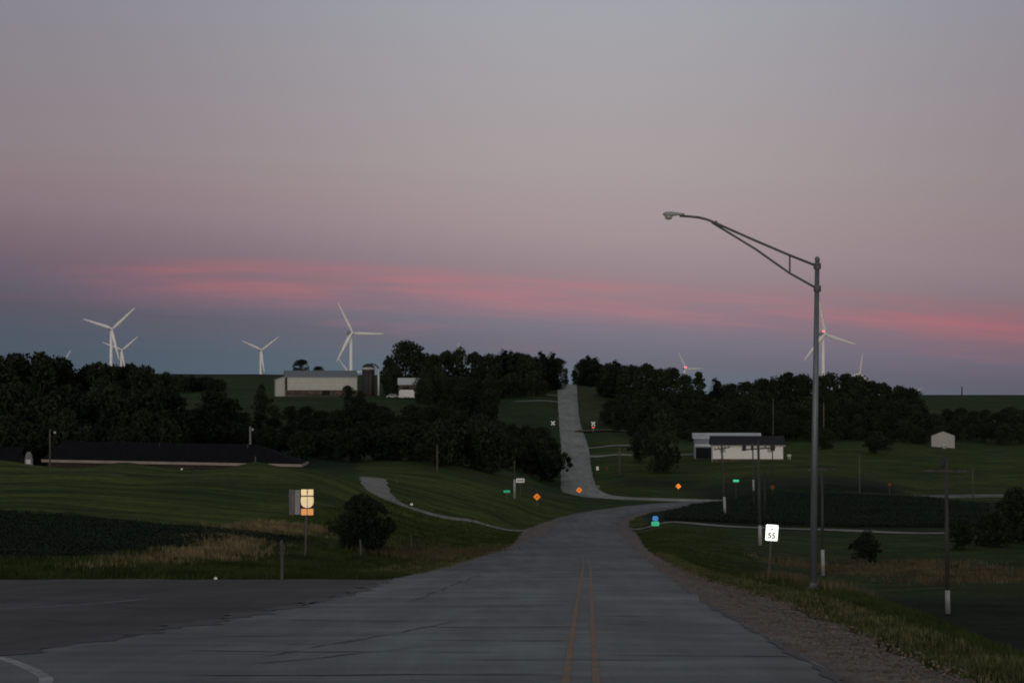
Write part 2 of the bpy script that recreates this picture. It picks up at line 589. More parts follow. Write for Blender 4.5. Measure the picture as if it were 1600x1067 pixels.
# ------------------------------------------------------------------ the lie of the land
# D = metres below the eye; (column of the photograph, {distance: D})
PLANE = lambda Y: 1.7 + 0.0643 * Y
LAND = {
    -700: {30: 3.6, 79: 6.78, 130: 7.0, 235: 7.8, 262: 9.5, 350: 8.7, 600: 5.5, 900: -1.5, 1300: -8.2},
    0: {30: 3.63, 79: 6.8, 100: 7.2, 130: 7.24, 180: 7.65, 225: 7.55, 240: 7.8, 262: 10.6, 290: 10.7, 340: 9.2, 600: 6, 900: -1.3, 1300: -8.2},
    200: {79: 6.8, 100: 7.35, 135: 7.7, 190: 7.95, 225: 7.75, 240: 8.0, 262: 10.9, 290: 11.0, 345: 9.6, 600: 6.5, 900: 0.5, 1300: -8.2},
    400: {79: 6.8, 100: 7.6, 140: 8.4, 190: 8.5, 225: 7.85, 240: 8.05, 262: 11.0, 290: 11.0, 350: 9.8, 500: 8.5, 650: 5.6, 780: 3.4, 1000: -2, 1300: -7.6},
    490: {170: 9.1, 225: 8.6, 240: 8.8, 262: 10.8, 290: 11.1, 350: 10.4},
    580: {90: 7.5, 120: 8.9, 170: 10.2, 225: 11, 262: 10.6, 340: 11.2, 500: 9.5, 650: 6, 780: 3, 1000: -3, 1300: -7},
    700: {110: 8.8, 160: 11.2, 228: 13.5, 270: 12.2, 320: 11.9, 400: 11.7, 560: 9, 680: 6, 800: 3.2, 1000: -1, 1300: -5},
    800: {175: 12.3, 235: 14.3, 280: 14.4, 330: 14.1, 380: 14.5, 450: 14.5, 560: 11.5, 650: 8.5, 720: 5.5, 840: 0.5, 1000: 0.5, 1300: -3},
    870: {260: 15.2, 330: 16.4, 400: 16.8, 560: 11.8, 680: 6.5, 840: 0, 1000: 1.5},
    950: {420: 17, 530: 13.8, 600: 11.0, 700: 6, 840: 0, 1000: 2},
    1000: {100: 8.2, 170: 11.9, 240: 14.4, 300: 16.3, 400: 17.4, 480: 15.5, 560: 13, 700: 7, 840: 2, 1100: 3},
    1100: {60: 5.6, 80: 7.1, 110: 9.4, 150: 12.2, 200: 13.9, 240: 14.7, 290: 15.9, 360: 17.8, 420: 17.3, 470: 15.5, 560: 13.6, 700: 9, 900: 4, 1300: 4},
    1200: {40: 4.27, 70: 6.1, 95: 8.0, 112: 10.2, 150: 13, 205: 14.6, 240: 15, 300: 16, 340: 16.3, 400: 16.6, 470: 15, 560: 13.6, 750: 9, 1000: 4, 1300: 4},
    1300: {30: 3.65, 66: 5.95, 78: 7.4, 95: 9.8, 120: 12.2, 175: 14.7, 240: 15.3, 340: 16.2, 480: 15, 560: 13.4, 800: 9, 1300: 4.3},
    1450: {25: 3.3, 40: 4.35, 52: 5.5, 70: 8.3, 100: 12, 135: 13.6, 240: 15.4, 330: 16.5, 400: 18.6, 480: 15.3, 540: 14.4, 700: 11, 1000: 6, 1300: 4.5},
    1600: {20: 3, 30: 3.75, 40: 5.2, 60: 8.5, 90: 11.8, 135: 13.6, 240: 15.6, 330: 17, 400: 18.6, 480: 16.5, 560: 15, 700: 11.5, 1000: 6, 1300: 4.6},
    2300: {20: 4, 40: 7.5, 60: 10, 90: 12.5, 135: 14, 240: 16, 400: 18.6, 560: 15, 800: 10, 1300: 4.6},
}
# turbines: hub column, hub row, distance, angle of one blade (clockwise from up), red lamp lit
TURB = [
    (176, 514, 2800, 47, 0, 'large white wind turbine above the wood at the far end beyond the long roof'),
    (191, 547, 4100, 50, 0, 'smaller wind turbine whose rotor shows behind the large one over the wood'),
    (95, 573, 4500, 32, 0, 'distant wind turbine with only one blade tip above the trees'),
    (409, 547, 3900, 53, 0, 'lone mid-sized wind turbine standing between the wood and the white barn'),
    (551, 520, 2600, -29, 0, 'tall white wind turbine rising behind the white barn and silo'),
    (545, 583, 4600, -38, 0, 'distant wind turbine with one blade showing above the barn roof'),
    (713, 563, 5000, 8, 0, 'distant wind turbine just peeping over the hilltop trees'),
    (1072, 576, 4800, -31, 1, 'wind turbine with a red lamp low above the trees by the hill road'),
    (1289, 522, 2330, -15, 1, 'nearest wind turbine, red lamp lit, partly behind the street lamp'),
    (1343, 583, 4240, 8, 0, 'half hidden wind turbine behind the treetops beyond the street lamp'),
    (1421, 618, 5000, 62, 0, 'farthest wind turbine with one blade tip over the wood end'),
]
TOWER = 80.0
cp = []
for px, d in LAND.items():
    for Y, D in d.items():
        cp.append(((px - 800) / F * Y, Y, D))
for px, py, Y, *_ in TURB:
    cp.append(((px - 800) / F * Y, Y, (py - HZN) / F * Y + TOWER))
for X, Y, D in ((-900, 2000, 2), (0, 2000, 6), (700, 2000, 16), (-1500, 3000, 8), (1500, 3000, 30), (-2500, 6500, 60), (0, 6500, 60), (2500, 6500, 80)):
    cp.append((X, Y, D))
cp = np.array(cp, float)


def uv(X, Y):
    return np.stack([np.clip(X / (np.abs(Y) + 60) * 8, -3.3, 3.3), np.log(np.maximum(Y, -20) + 60)], -1)


def kern(r2):
    return 0.5 * r2 * np.log(r2 + 1e-9)


Q = uv(cp[:, 0], cp[:, 1])
n = len(Q)
K = kern(((Q[:, None] - Q[None]) ** 2).sum(-1)) + np.eye(n) * 4e-4
Pm = np.concatenate([np.ones((n, 1)), Q], 1)
A = np.zeros((n + 3, n + 3))
A[:n, :n] = K
A[:n, n:] = Pm
A[n:, :n] = Pm.T
Wt = np.linalg.solve(A, np.concatenate([cp[:, 2], np.zeros(3)]))


def natural(X, Y):
    out = np.empty(len(X))
    for i in range(0, len(X), 20000):
        q = uv(X[i:i + 20000], Y[i:i + 20000])
        r2 = ((q[:, None] - Q[None]) ** 2).sum(-1)
        out[i:i + 20000] = kern(r2) @ Wt[:n] + Wt[n] + q @ Wt[n + 1:]
    return EYE - out


def sstep(a, b, x):
    t = np.clip((x - a) / (b - a), 0, 1)
    return t * t * (3 - 2 * t)


def resample(pts, step):
    """smooth polyline through rows of numbers (x, y, ...): Catmull-Rom, then even steps"""
    P = np.array(pts, float)
    P = np.vstack([2 * P[0] - P[1], P, 2 * P[-1] - P[-2]])
    out = []
    for i in range(1, len(P) - 2):
        for t in np.linspace(0, 1, 24, endpoint=False):
            a, b, c, d = P[i - 1:i + 3]
            out.append(0.5 * (2 * b + (c - a) * t + (2 * a - 5 * b + 4 * c - d) * t * t + (3 * b - a - 3 * c + d) * t ** 3))
    out.append(P[-2])
    out = np.array(out)
    s = np.concatenate([[0], np.cumsum(np.hypot(*np.diff(out[:, :2], axis=0).T))])
    q = np.arange(0, s[-1], step)
    return np.stack([np.interp(q, s, out[:, k]) for k in range(out.shape[1])], 1)


def normals(P):
    t = np.gradient(P[:, :2], axis=0)
    t /= np.linalg.norm(t, axis=1)[:, None]
    return np.stack([t[:, 1], -t[:, 0]], 1)


def flat(Y):
    return EYE - PLANE(np.maximum(Y, -12.0))


# x, y, D, half width to the west side, half width to the east side, gravel shoulder west, east
MAIN = [
    (-4.0, -120, PLANE(-12), 4, 3.1, 1, 1.6), (-0.9, -25, PLANE(-12), 5, 3.1, 1, 1.6), (0.1, 5, PLANE(5), 10.5, 3.0, 0.3, 1.5),
    (0.77, 25, PLANE(25), 8.3, 3.0, 0.3, 1.55), (1.24, 39, PLANE(39), 7.2, 3.0, 0.3, 1.7), (1.85, 57, PLANE(57), 6.3, 2.95, 0.3, 1.9), (2.6, 79, PLANE(79), 6.9, 3.1, 0.3, 1.4),
    (3.5, 105, PLANE(105), 6.5, 3.25, 0.4, 1.1), (4.9, 150, 11.0, 5.7, 3.5, 0.6, 0.9), (5.9, 180, 12.6, 5.0, 3.6, 0.9, 1.0),
    (6.9, 215, 14.25, 4.0, 3.6, 2.2, 1.6), (7.7, 240, 15.2, 3.6, 3.6, 2.6, 1.6), (9.2, 265, 15.85, 3.5, 3.5, 1.6, 1.0),
    (12.5, 290, 16.35, 3.5, 3.5, 1.0, 0.8), (17.5, 312, 16.85, 3.5, 3.5, 0.8, 0.6), (24, 330, 17.2, 3.5, 3.5, 0.8, 0.6),
    (32, 343, 17.5, 3.5, 3.5, 0.8, 0.6), (44, 356, 17.85, 3.5, 3.5, 0.8, 0.6), (60, 368, 18.1, 3.5, 3.5, 0.8, 0.6),
    (80, 380, 18.3, 3.5, 3.5, 0.8, 0.6), (108, 393, 18.7, 3.5, 3.5, 0.8, 0.6), (150, 410, 19.3, 3.5, 3.5, 0.8, 0.6),
    (230, 432, 20.0, 3.5, 3.5, 0.8, 0.6)]


def pxp(px, py, Y, *rest):
    return ((px - 800) / F * Y, Y, (py - HZN) / F * Y) + rest


HILL = [(33, 345.5, 17.5, 2.6, 2.6, .3, .3), (23, 353, 17.55, 2.8, 2.6, .3, .3), pxp(948, 776, 368, 3.0, 3.0, .3, .3),
        pxp(909, 768, 390, 3.1, 3.6, .3, .3), pxp(902, 750, 425, 3.0, 3.1, .3, .3), pxp(899.5, 725, 475, 3.0, 3.1, .3, .3),
        pxp(897.5, 700, 530, 3.0, 3.3, .3, .3), pxp(894.5, 682, 572, 3.0, 3.1, .3, .3), pxp(891, 664.5, 615, 2.9, 2.9, .3, .3),
        pxp(888.5, 645, 670, 2.9, 2.9, .3, .3), pxp(887, 620, 755, 3.2, 3.2, .3, .3), pxp(886, 601, 850, 3.5, 3.5, .3, .3),
        pxp(886, 606, 1000, 3.5, 3.5, .3, .3), pxp(886, 620, 1300, 3.5, 3.5, .3, .3)]
main_p = resample(MAIN, 1.5)
hill_p = resample(HILL, 3.0)
main_n, hill_n = normals(main_p), normals(hill_p)


def near_path(X, Y, P, Nn):
    """index of the nearest sample and signed sideways distance"""
    idx = np.empty(len(X), int)
    for i in range(0, len(X), 20000):
        d2 = (X[i:i + 20000, None] - P[None, :, 0]) ** 2 + (Y[i:i + 20000, None] - P[None, :, 1]) ** 2
        idx[i:i + 20000] = d2.argmin(1)
    l = (X - P[idx, 0]) * Nn[idx, 0] + (Y - P[idx, 1]) * Nn[idx, 1]
    dist = np.hypot(X - P[idx, 0], Y - P[idx, 1])
    return idx, np.where(l < 0, -dist, dist)


def carve(X, Y, Z, P, Nn, fallL, fallR, deep=0.14):
    sel = (Y > P[:, 1].min() - 40) & (Y < P[:, 1].max() + 40) & (np.abs(X - np.interp(Y, np.sort(P[:, 1]), P[np.argsort(P[:, 1]), 0])) < 160)
    x, y = X[sel], Y[sel]
    idx, l = near_path(x, y, P, Nn)
    zr = EYE - P[idx, 2] - deep
    wl = 1 - sstep(P[idx, 3] + P[idx, 5] + 0.2, P[idx, 3] + P[idx, 5] + fallL, -l)
    wr = 1 - sstep(P[idx, 4] + P[idx, 6] + 0.2, P[idx, 4] + P[idx, 6] + fallR, l)
    w = np.where(l < 0, wl, wr)
    Z[sel] = Z[sel] * (1 - w) + zr * w
    return Z


rows = [-300.0, -200, -140, -100, -70, -50, -36, -25, -16, -8, 0, 6]
while rows[-1] < 9000:
    y = rows[-1]
    rows.append(y + max(0.9, y * (0.0085 if y < 1400 else 0.03)))
rows = np.array(rows)
S = np.linspace(-1, 1, 421)
Wd = 80 + 0.42 * np.abs(rows)
GX = S[None] * Wd[:, None]
GY = np.repeat(rows[:, None], len(S), 1)
X, Y = GX.ravel(), GY.ravel()
Z = natural(X, Y)
pl = np.where(Y > -12, EYE - PLANE(Y), EYE - PLANE(-12))
w = sstep(24, 10, Y) if False else 1 - sstep(8, 26, Y)
Z = Z * (1 - w) + (pl - np.clip((X - 8) * 0.3, 0, 8)) * w
Z += 0.10 * np.sin(X * 0.31 + 1.3 * np.sin(Y * 0.17)) * np.sin(Y * 0.23) * sstep(26, 60, Y) * (Y < 900)
Z = carve(X, Y, Z, hill_p, hill_n, 7, 7)
Z = carve(X, Y, Z, main_p, main_n, 6, 4.5)
wside = (1 - sstep(79.5, 83.5, Y)) * (X < 0)
Z = Z * (1 - wside) + (flat(Y) - 0.14) * wside
GZ = Z.reshape(GX.shape)


def ground(x, y):
    x = np.atleast_1d(np.asarray(x, float))
    y = np.atleast_1d(np.asarray(y, float))
    j = np.clip(np.searchsorted(rows, y) - 1, 0, len(rows) - 2)
    ty = (y - rows[j]) / (rows[j + 1] - rows[j])

    def onrow(r):
        s = np.clip((x / Wd[r] + 1) / 2 * (len(S) - 1), 0, len(S) - 1.001)
        k = s.astype(int)
        t = s - k
        return GZ[r, k] * (1 - t) + GZ[r, k + 1] * t
    return onrow(j) * (1 - ty) + onrow(j + 1) * ty


def g1(x, y):
    return float(ground(x, y)[0])


def at(px, py, Y):
    return Vector(((px - 800) / F * Y, Y, EYE - (py - HZN) / F * Y))


nr, nc = GX.shape
ii = (np.arange(nr - 1)[:, None] * nc + np.arange(nc - 1)[None]).ravel()
me = np_mesh('ground', np.stack([X, Y, Z], 1), np.stack([ii, ii + 1, ii + nc + 1, ii + nc], 1), 'ground')
me.polygons.foreach_set('use_smooth', np.ones(len(me.polygons), bool))


def blob(pts, rad):
    """soft weight around a polyline given in world x, y"""
    P = resample([(a, b) for a, b in pts], 2.0) if len(pts) > 2 else np.stack([np.linspace(pts[0][0], pts[1][0], 20), np.linspace(pts[0][1], pts[1][1], 20)], 1)
    lo, hi = P.min(0) - rad * 3, P.max(0) + rad * 3
    w = np.zeros(len(X))
    sel = np.where((X > lo[0]) & (X < hi[0]) & (Y > lo[1]) & (Y < hi[1]))[0]
    for i in range(0, len(sel), 20000):
        s_ = sel[i:i + 20000]
        d2 = ((X[s_, None] - P[None, :, 0]) ** 2 + (Y[s_, None] - P[None, :, 1]) ** 2).min(1)
        w[s_] = np.exp(-d2 / rad ** 2)
    return w


def wp(px, Y):
    return ((px - 800) / F * Y, Y)


PXL = X / np.maximum(Y, 1) * F + 800
tan = np.zeros(len(X))
for pts, rad, k in (
        ([wp(110, 84), wp(250, 93), wp(360, 110), wp(455, 140)], 2.4, 0.9), ([wp(420, 128), wp(560, 140), wp(640, 150)], 3.0, 0.45),
        ([wp(620, 118), wp(720, 150)], 3.0, 0.5), ([wp(740, 330), wp(800, 325), wp(865, 345)], 5, 0.55),
        ([wp(1120, 165), wp(1180, 172)], 6, 0.6), ([wp(1240, 82), wp(1330, 76), wp(1480, 62)], 3.2, 0.75),
        ([wp(1330, 190), wp(1450, 178), wp(1620, 172)], 10, 0.65), ([wp(905, 620), wp(912, 720), wp(908, 830)], 6, 0.6),
        ([wp(-20, 190), wp(200, 200), wp(330, 205)], 10, 0.3)):
    tan = np.maximum(tan, blob(pts, rad) * k)
idx, lat = near_path(X, Y, main_p, main_n)
lawn = sstep(126, 136, Y) * (1 - sstep(238, 250, Y)) * (PXL < 800)
lawn = np.maximum(lawn, 0.8 * sstep(225, 240, Y) * (1 - sstep(300, 330, Y)) * (PXL < 900) * (PXL > 560))
lawn = np.maximum(lawn, 0.55 * sstep(335, 350, Y) * (1 - sstep(520, 570, Y)) * (PXL > 930))
lawn = np.maximum(lawn, 0.6 * np.exp(-((np.abs(lat) - 7) / 4) ** 2) * (Y > 20) * (Y < 300))
dark = sstep(1100, 1180, Y)
dark = np.maximum(dark, sstep(83, 86, Y) * (1 - sstep(124, 128, Y)) * (1 - sstep(180, 340, PXL)) * 0.9)
dark = np.maximum(dark, sstep(85, 110, Y) * (1 - sstep(140, 160, Y)) * (PXL > 1320) * 0.95)
dark = np.maximum(dark, sstep(244, 248, Y) * (1 - sstep(330, 338, Y)) * (PXL > 1010) * (PXL < 1560))
dark = np.maximum(dark, sstep(392, 398, Y) * (1 - sstep(410, 440, Y)) * sstep(940, 1000, PXL) * (1 - sstep(1060, 1140, PXL)) * 0.8)
dark = np.maximum(dark, sstep(330, 334, Y) * (1 - sstep(385, 425, Y)) * sstep(1050, 1120, PXL) * (1 - sstep(1380, 1440, PXL)))
dark = np.maximum(dark, sstep(280, 320, Y) * (1 - sstep(480, 560, Y)) * (PXL < 560) * 0.8)
za = me.attributes.new('zone', 'FLOAT_COLOR', 'POINT')
za.data.foreach_set('color', np.stack([tan, lawn, dark, np.ones_like(tan)], 1).astype(np.float32).ravel())
tag(obj('ground', me), kind='structure')

# ------------------------------------------------------------------ roads


def ribbon(name, P, Nn, cols, m, kind='structure', parent=None):
    """cols: list of functions (i) -> (sideways offset array, z array)"""
    L = len(P)
    V = []
    for off, z in cols:
        V.append(np.stack([P[:, 0] + Nn[:, 0] * off, P[:, 1] + Nn[:, 1] * off, z], 1))
    c = len(cols)
    V = np.stack(V, 1).reshape(-1, 3)
    i = (np.arange(L - 1)[:, None] * c + np.arange(c - 1)[None]).ravel()
    me = np_mesh(name, V, np.stack([i, i + 1, i + c + 1, i + c], 1), m)
    o = obj(name, me, parent)
    if parent is None:
        tag(o, kind=kind)
    return o


mz = EYE - main_p[:, 2]
hl, hr, sl, sr = main_p[:, 3], main_p[:, 4], main_p[:, 5], main_p[:, 6]
jag = lambda a, s: a * (np.sin(np.arange(len(main_p)) * s) + np.sin(np.arange(len(main_p)) * s * 2.7 + 1) + 0.8 * np.sin(np.arange(len(main_p)) * s * 5.3 + 2))
jr = jag(0.05, 0.9)
jl = jag(0.06, 0.7)
road = ribbon('road', main_p, main_n, [(-hl - jl, mz - 0.25), (-hl - jl, mz), (-hl * 0.5, mz), (hl * 0, mz + 0.03), (hr * 0.5, mz + 0.02), (hr + jr, mz), (hr + jr + 0.02, mz - 0.25)], 'road')
gj = jag(0.12, 0.6)
ribbon('gravel_shoulder', main_p, main_n, [(hr - 0.1, mz - 0.035), (hr + sr * 0.5, mz - 0.05), (hr + sr + gj, mz - 0.075), (hr + sr + gj + 0.25, mz - 0.26)], 'gravel')
s_ = main_p[:, 1] > 100
ribbon('gravel_shoulder', main_p[s_], main_n[s_], [((-hl - sl - gj - 0.3)[s_], (mz - 0.26)[s_]), ((-hl - sl - gj)[s_], (mz - 0.07)[s_]), ((-hl + 0.1)[s_], (mz - 0.035)[s_])], 'gravel')
hz = EYE - hill_p[:, 2]
hj = 0.05 * np.sin(np.arange(len(hill_p)) * 0.9)
hroad = ribbon('hill_road', hill_p, hill_n, [(-hill_p[:, 3] - hj - 0.2, hz - 0.25), (-hill_p[:, 3] - hj, hz - 0.012), (hill_p[:, 3] * 0, hz + 0.03), (hill_p[:, 4] + hj, hz - 0.012), (hill_p[:, 4] + hj + 0.2, hz - 0.25)], 'hill_road')

# the wide dark side road coming in on the west side
ys = np.arange(8, 80.6, 1.5)
edge = np.array([np.interp(y, main_p[:, 1], main_p[:, 0] - hl) for y in ys])
top = 80.2 + 0.5 * np.sin(np.arange(40) * 1.1) + 0.45 * np.sin(np.arange(40) * 2.3)
V, Fc = [], []
fr = np.concatenate([np.linspace(0, 0.8, 20, endpoint=False), np.linspace(0.8, 1, 20)])
for a, y in enumerate(ys):
    for b, f in enumerate(fr):
        x = -110 + f * (edge[a] + 0.35 + 110)
        yy = y if a < len(ys) - 1 else top[b]
        V.append((x, yy, flat(yy) - 0.012))
L = len(fr)
for a in range(len(ys) - 1):
    for b in range(L - 1):
        Fc.append((a * L + b, a * L + b + 1, (a + 1) * L + b + 1, (a + 1) * L + b))
tag(obj('side_road', np_mesh('side_road', np.array(V), np.array(Fc), 'side_asphalt')), kind='structure')


def drape(name, pts, width, m, lift=0.07, parent=None, kind='structure', step=1.2, wob=0.12):
    P = resample(pts, step) if len(pts) > 2 else np.stack([np.linspace(pts[0][k], pts[1][k], max(3, int(math.dist(pts[0], pts[1]) / step))) for k in (0, 1)], 1)
    Nn = normals(P)
    cols = []
    i = np.arange(len(P))
    for f in (-1, -0.5, 0, 0.5, 1):
        o = f * (width / 2 + wob * np.sin(i * 0.8 + f * 2) + wob * 0.6 * np.sin(i * 2.1))
        cols.append((o, ground(P[:, 0] + Nn[:, 0] * o, P[:, 1] + Nn[:, 1] * o) + lift))
    return ribbon(name, P, Nn, cols, m, kind, parent)


drape('driveway', [wp(838, 238), wp(780, 234), wp(720, 231), wp(665, 229), wp(625, 228), wp(598, 233), wp(586, 246), wp(583, 265)], 3.1, 'gravel_pale')
drape('field_lane', [wp(985, 241), wp(1060, 240), wp(1180, 239), wp(1300, 238), wp(1400, 237), wp(1492, 236)], 3.2, 'gravel_pale')
drape('gravel_drive', [wp(905, 533), wp(935, 531), wp(965, 532), wp(1000, 534)], 4.5, 'gravel_pale')
drape('gravel_drive', [wp(908, 506), wp(940, 500), wp(975, 496), wp(995, 494)], 4.0, 'gravel_pale')
drape('gravel_drive', [wp(872, 728), wp(855, 730), wp(835, 731), wp(800, 735)], 4.0, 'gravel_pale')
drape('gravel_drive', [wp(872, 765), wp(860, 766), wp(846, 767)], 4.0, 'gravel_pale')
drape('gravel_drive', [wp(1046, 500), wp(1070, 498), wp(1088, 497)], 4.0, 'gravel_pale')
drape('farmyard', [wp(436, 772), wp(480, 771), wp(520, 770), wp(556, 770)], 7.0, 'gravel', lift=0.1)
rb = drape('railway_bed', [wp(902, 592), wp(930, 590), wp(960, 588), wp(990, 587), wp(1030, 585)], 6.0, 'ballast', lift=0.35)

# paint, cracks
ln = (main_p[:, 1] > 6) & (main_p[:, 1] < 136)
lp, lnn, lz = main_p[ln], main_n[ln], mz[ln]
crown = 0.03
for s in (-1, 1):
    o = obj('centre_line', ribbon('tmp', lp, lnn, [(s * 0.17 - 0.045 + 0 * lz, lz + crown + 0.004), (s * 0.17 + 0.045 + 0 * lz, lz + crown + 0.004)], 'yellow', parent=road).data, road)
    bpy.data.objects.remove([q for q in road.children if q.name.startswith('tmp')][0])
def surf(x, y):
    i = np.argmin((main_p[:, 0] - x) ** 2 + (main_p[:, 1] - y) ** 2)
    l = (x - main_p[i, 0]) * main_n[i, 0] + (y - main_p[i, 1]) * main_n[i, 1]
    t = np.array([-main_n[i, 1], main_n[i, 0]])
    a = float((x - main_p[i, 0]) * t[0] + (y - main_p[i, 1]) * t[1])
    z = EYE - PLANE(main_p[i, 1] + a * t[1])
    xs = [-hl[i], -hl[i] * 0.5, 0, hr[i] * 0.5, hr[i]]
    return z + float(np.interp(l, xs, [0, 0, 0.03, 0.02, 0]))


wl = resample([(-6.9, 30.0), (-6.55, 29.2), (-5.75, 27.0), (-5.2, 25.0), (-4.9, 22.0), (-4.8, 16)], 0.5)
wn = normals(wl)
wz = np.array([surf(a, b) for a, b in wl[:, :2]]) + 0.006
ribbon('edge_line', wl, wn, [(-0.08 + 0 * wz, wz), (0.08 + 0 * wz, wz)], 'white_line', parent=road)


def crack(x0, y0, x1, y1, w, amp, name='crack_seal', side=False):
    d = math.dist((x0, y0), (x1, y1))
    k = max(6, int(d / 0.35))
    t = np.linspace(0, 1, k)
    ph = random.random() * 9
    off = amp * (np.sin(t * d * 0.9 + ph) + 0.6 * np.sin(t * d * 2.3 + ph * 2) + 0.35 * np.sin(t * d * 5.1 + ph * 3))
    P = np.stack([x0 + (x1 - x0) * t, y0 + (y1 - y0) * t], 1)
    Nn = normals(P)
    P = P + Nn * off[:, None]
    ww = w / 2 * np.clip(0.65 + 0.5 * np.sin(t * d * 1.3 + ph) + 0.45 * np.sin(t * d * 3.7 + 2 * ph), 0.12, 1.6) * np.minimum(1, 8 * np.minimum(t, 1 - t) + 0.1)
    cols = []
    for s in (-1, 1):
        q = P + Nn * (s * ww)[:, None]
        z = flat(q[:, 1]) - 0.006 if side else np.array([surf(a, b) for a, b in q]) + 0.007
        cols.append((s * ww, z))
    ribbon(name, P, Nn, cols, 'tar', parent=road)


for c in ((-4.9, 26.2, 0.55, 26.4, .10, .05), (-5.2, 31.8, -0.2, 31.2, .07, .06), (-5.0, 36.0, -2.0, 36.6, .10, .05), (-2.6, 35.0, 1.1, 34.2, .06, .06),
          (-5.3, 43, -1.8, 42.2, .10, .08), (-2.0, 39.5, 1.4, 39.2, .08, .06), (-3.4, 30, -0.9, 42.5, .05, .04), (-3.6, 27.8, -1.0, 33.5, .04, .05),
          (1.2, 30.2, 4.1, 30.6, .06, .05), (1.6, 37.5, 4.4, 37.2, .05, .05), (-4.9, 50, 1.4, 50.6, .09, .06),
          (-4.5, 57, 1.7, 57.4, .08, .06), (-4.2, 66, 2.2, 66.3, .08, .08), (-3.9, 75, 2.4, 74.4, .09, .08), (-3.4, 84, 5.6, 84.5, .09, .08),
          (2.8, 46, 4.7, 46.3, .06, .05), (3.6, 62, 5.2, 62.2, .07, .05), (-2.5, 52, -1.2, 90, .06, .05), (-3.2, 97.6, 6.2, 98.2, .14, .04),
          (2.0, 22.5, 3.9, 22.8, .07, .04)):
    crack(*c[:4], c[4] * 1.5, c[5])
for k_ in range(34):
    yc = random.uniform(24, 92)
    xc = random.uniform(-4.6, 3.4) + 0.032 * yc
    ln2 = random.uniform(.5, 1.7)
    crack(xc - ln2, yc + random.uniform(-.3, .3), min(xc + ln2, 3.2 + .032 * yc), yc, random.uniform(.03, .09), .04)
for c in ((-16, 62, -6.2, 47, .10, .15), (-9.6, 44, -7.2, 41, .10, .1), (-14, 55, -8, 54, .08, .06), (-11, 40, -7.8, 39.4, .07, .05), (-18, 68, -6, 67, .10, .08), (-17, 74, -5.5, 73, .10, .08)):
    crack(*c, side=True)
# broken edge between the concrete and the dark side road
for y0, y1, w in ((22, 37, .55), (36, 48, .75), (47, 61, .6), (60, 79, .6)):
    xe = lambda y: float(np.interp(y, main_p[:, 1], main_p[:, 0] - hl)) - 0.02
    crack(xe(y0), y0, xe(y1), y1, w, 0.05, 'edge_crack')
# remains of an old white line on the side road
ow = resample([(-15.5, 47.5), (-12.5, 49), (-10.8, 50.5), (-9.8, 53.5), (-9.2, 57)], 0.5)
own = normals(ow)
oz = flat(ow[:, 1]) - 0.006
ribbon('faded_line', ow, own, [(-0.12 + 0 * oz, oz), (0.12 + 0 * oz, oz)], 'faded_line', parent=road)
# crumbled seam along the gravel shoulder
for y0, y1, w in ((22, 33, .16), (31, 44, .13), (43, 56, .18), (60, 72, .10), (118, 140, .25)):
    xe = lambda y: float(np.interp(y, main_p[:, 1], main_p[:, 0] + hr)) - 0.05
    crack(xe(y0), y0, xe(y1), y1, w, 0.02, 'edge_crack')

# ------------------------------------------------------------------ trees


def rand_unit(k):
    v = rng.normal(size=(k, 3))
    return v / np.linalg.norm(v, axis=1)[:, None]


def leaf_cloud(centres, radii, per, size, flatten=0.8):
    V = []
    for c, r, kk in zip(centres, radii, per):
        d = rand_unit(kk)
        rad = r * rng.uniform(0.35, 1.08, size=(kk, 1)) ** 0.6
        p = np.array(c) + d * rad * np.array([1, 1, flatten])
        a = rand_unit(kk)
        b = np.cross(a, rand_unit(kk))
        b /= np.linalg.norm(b, axis=1)[:, None] + 1e-9
        s = size * rng.uniform(0.55, 1.35, size=(kk, 1))
        a, b = a * s * 0.62, b * s * 0.36
        V.append(np.stack([p - a, p - b * 0.9 + a * .1, p + a, p + b], 1))
    V = np.concatenate(V).reshape(-1, 3)
    return V, np.arange(len(V)).reshape(-1, 4)


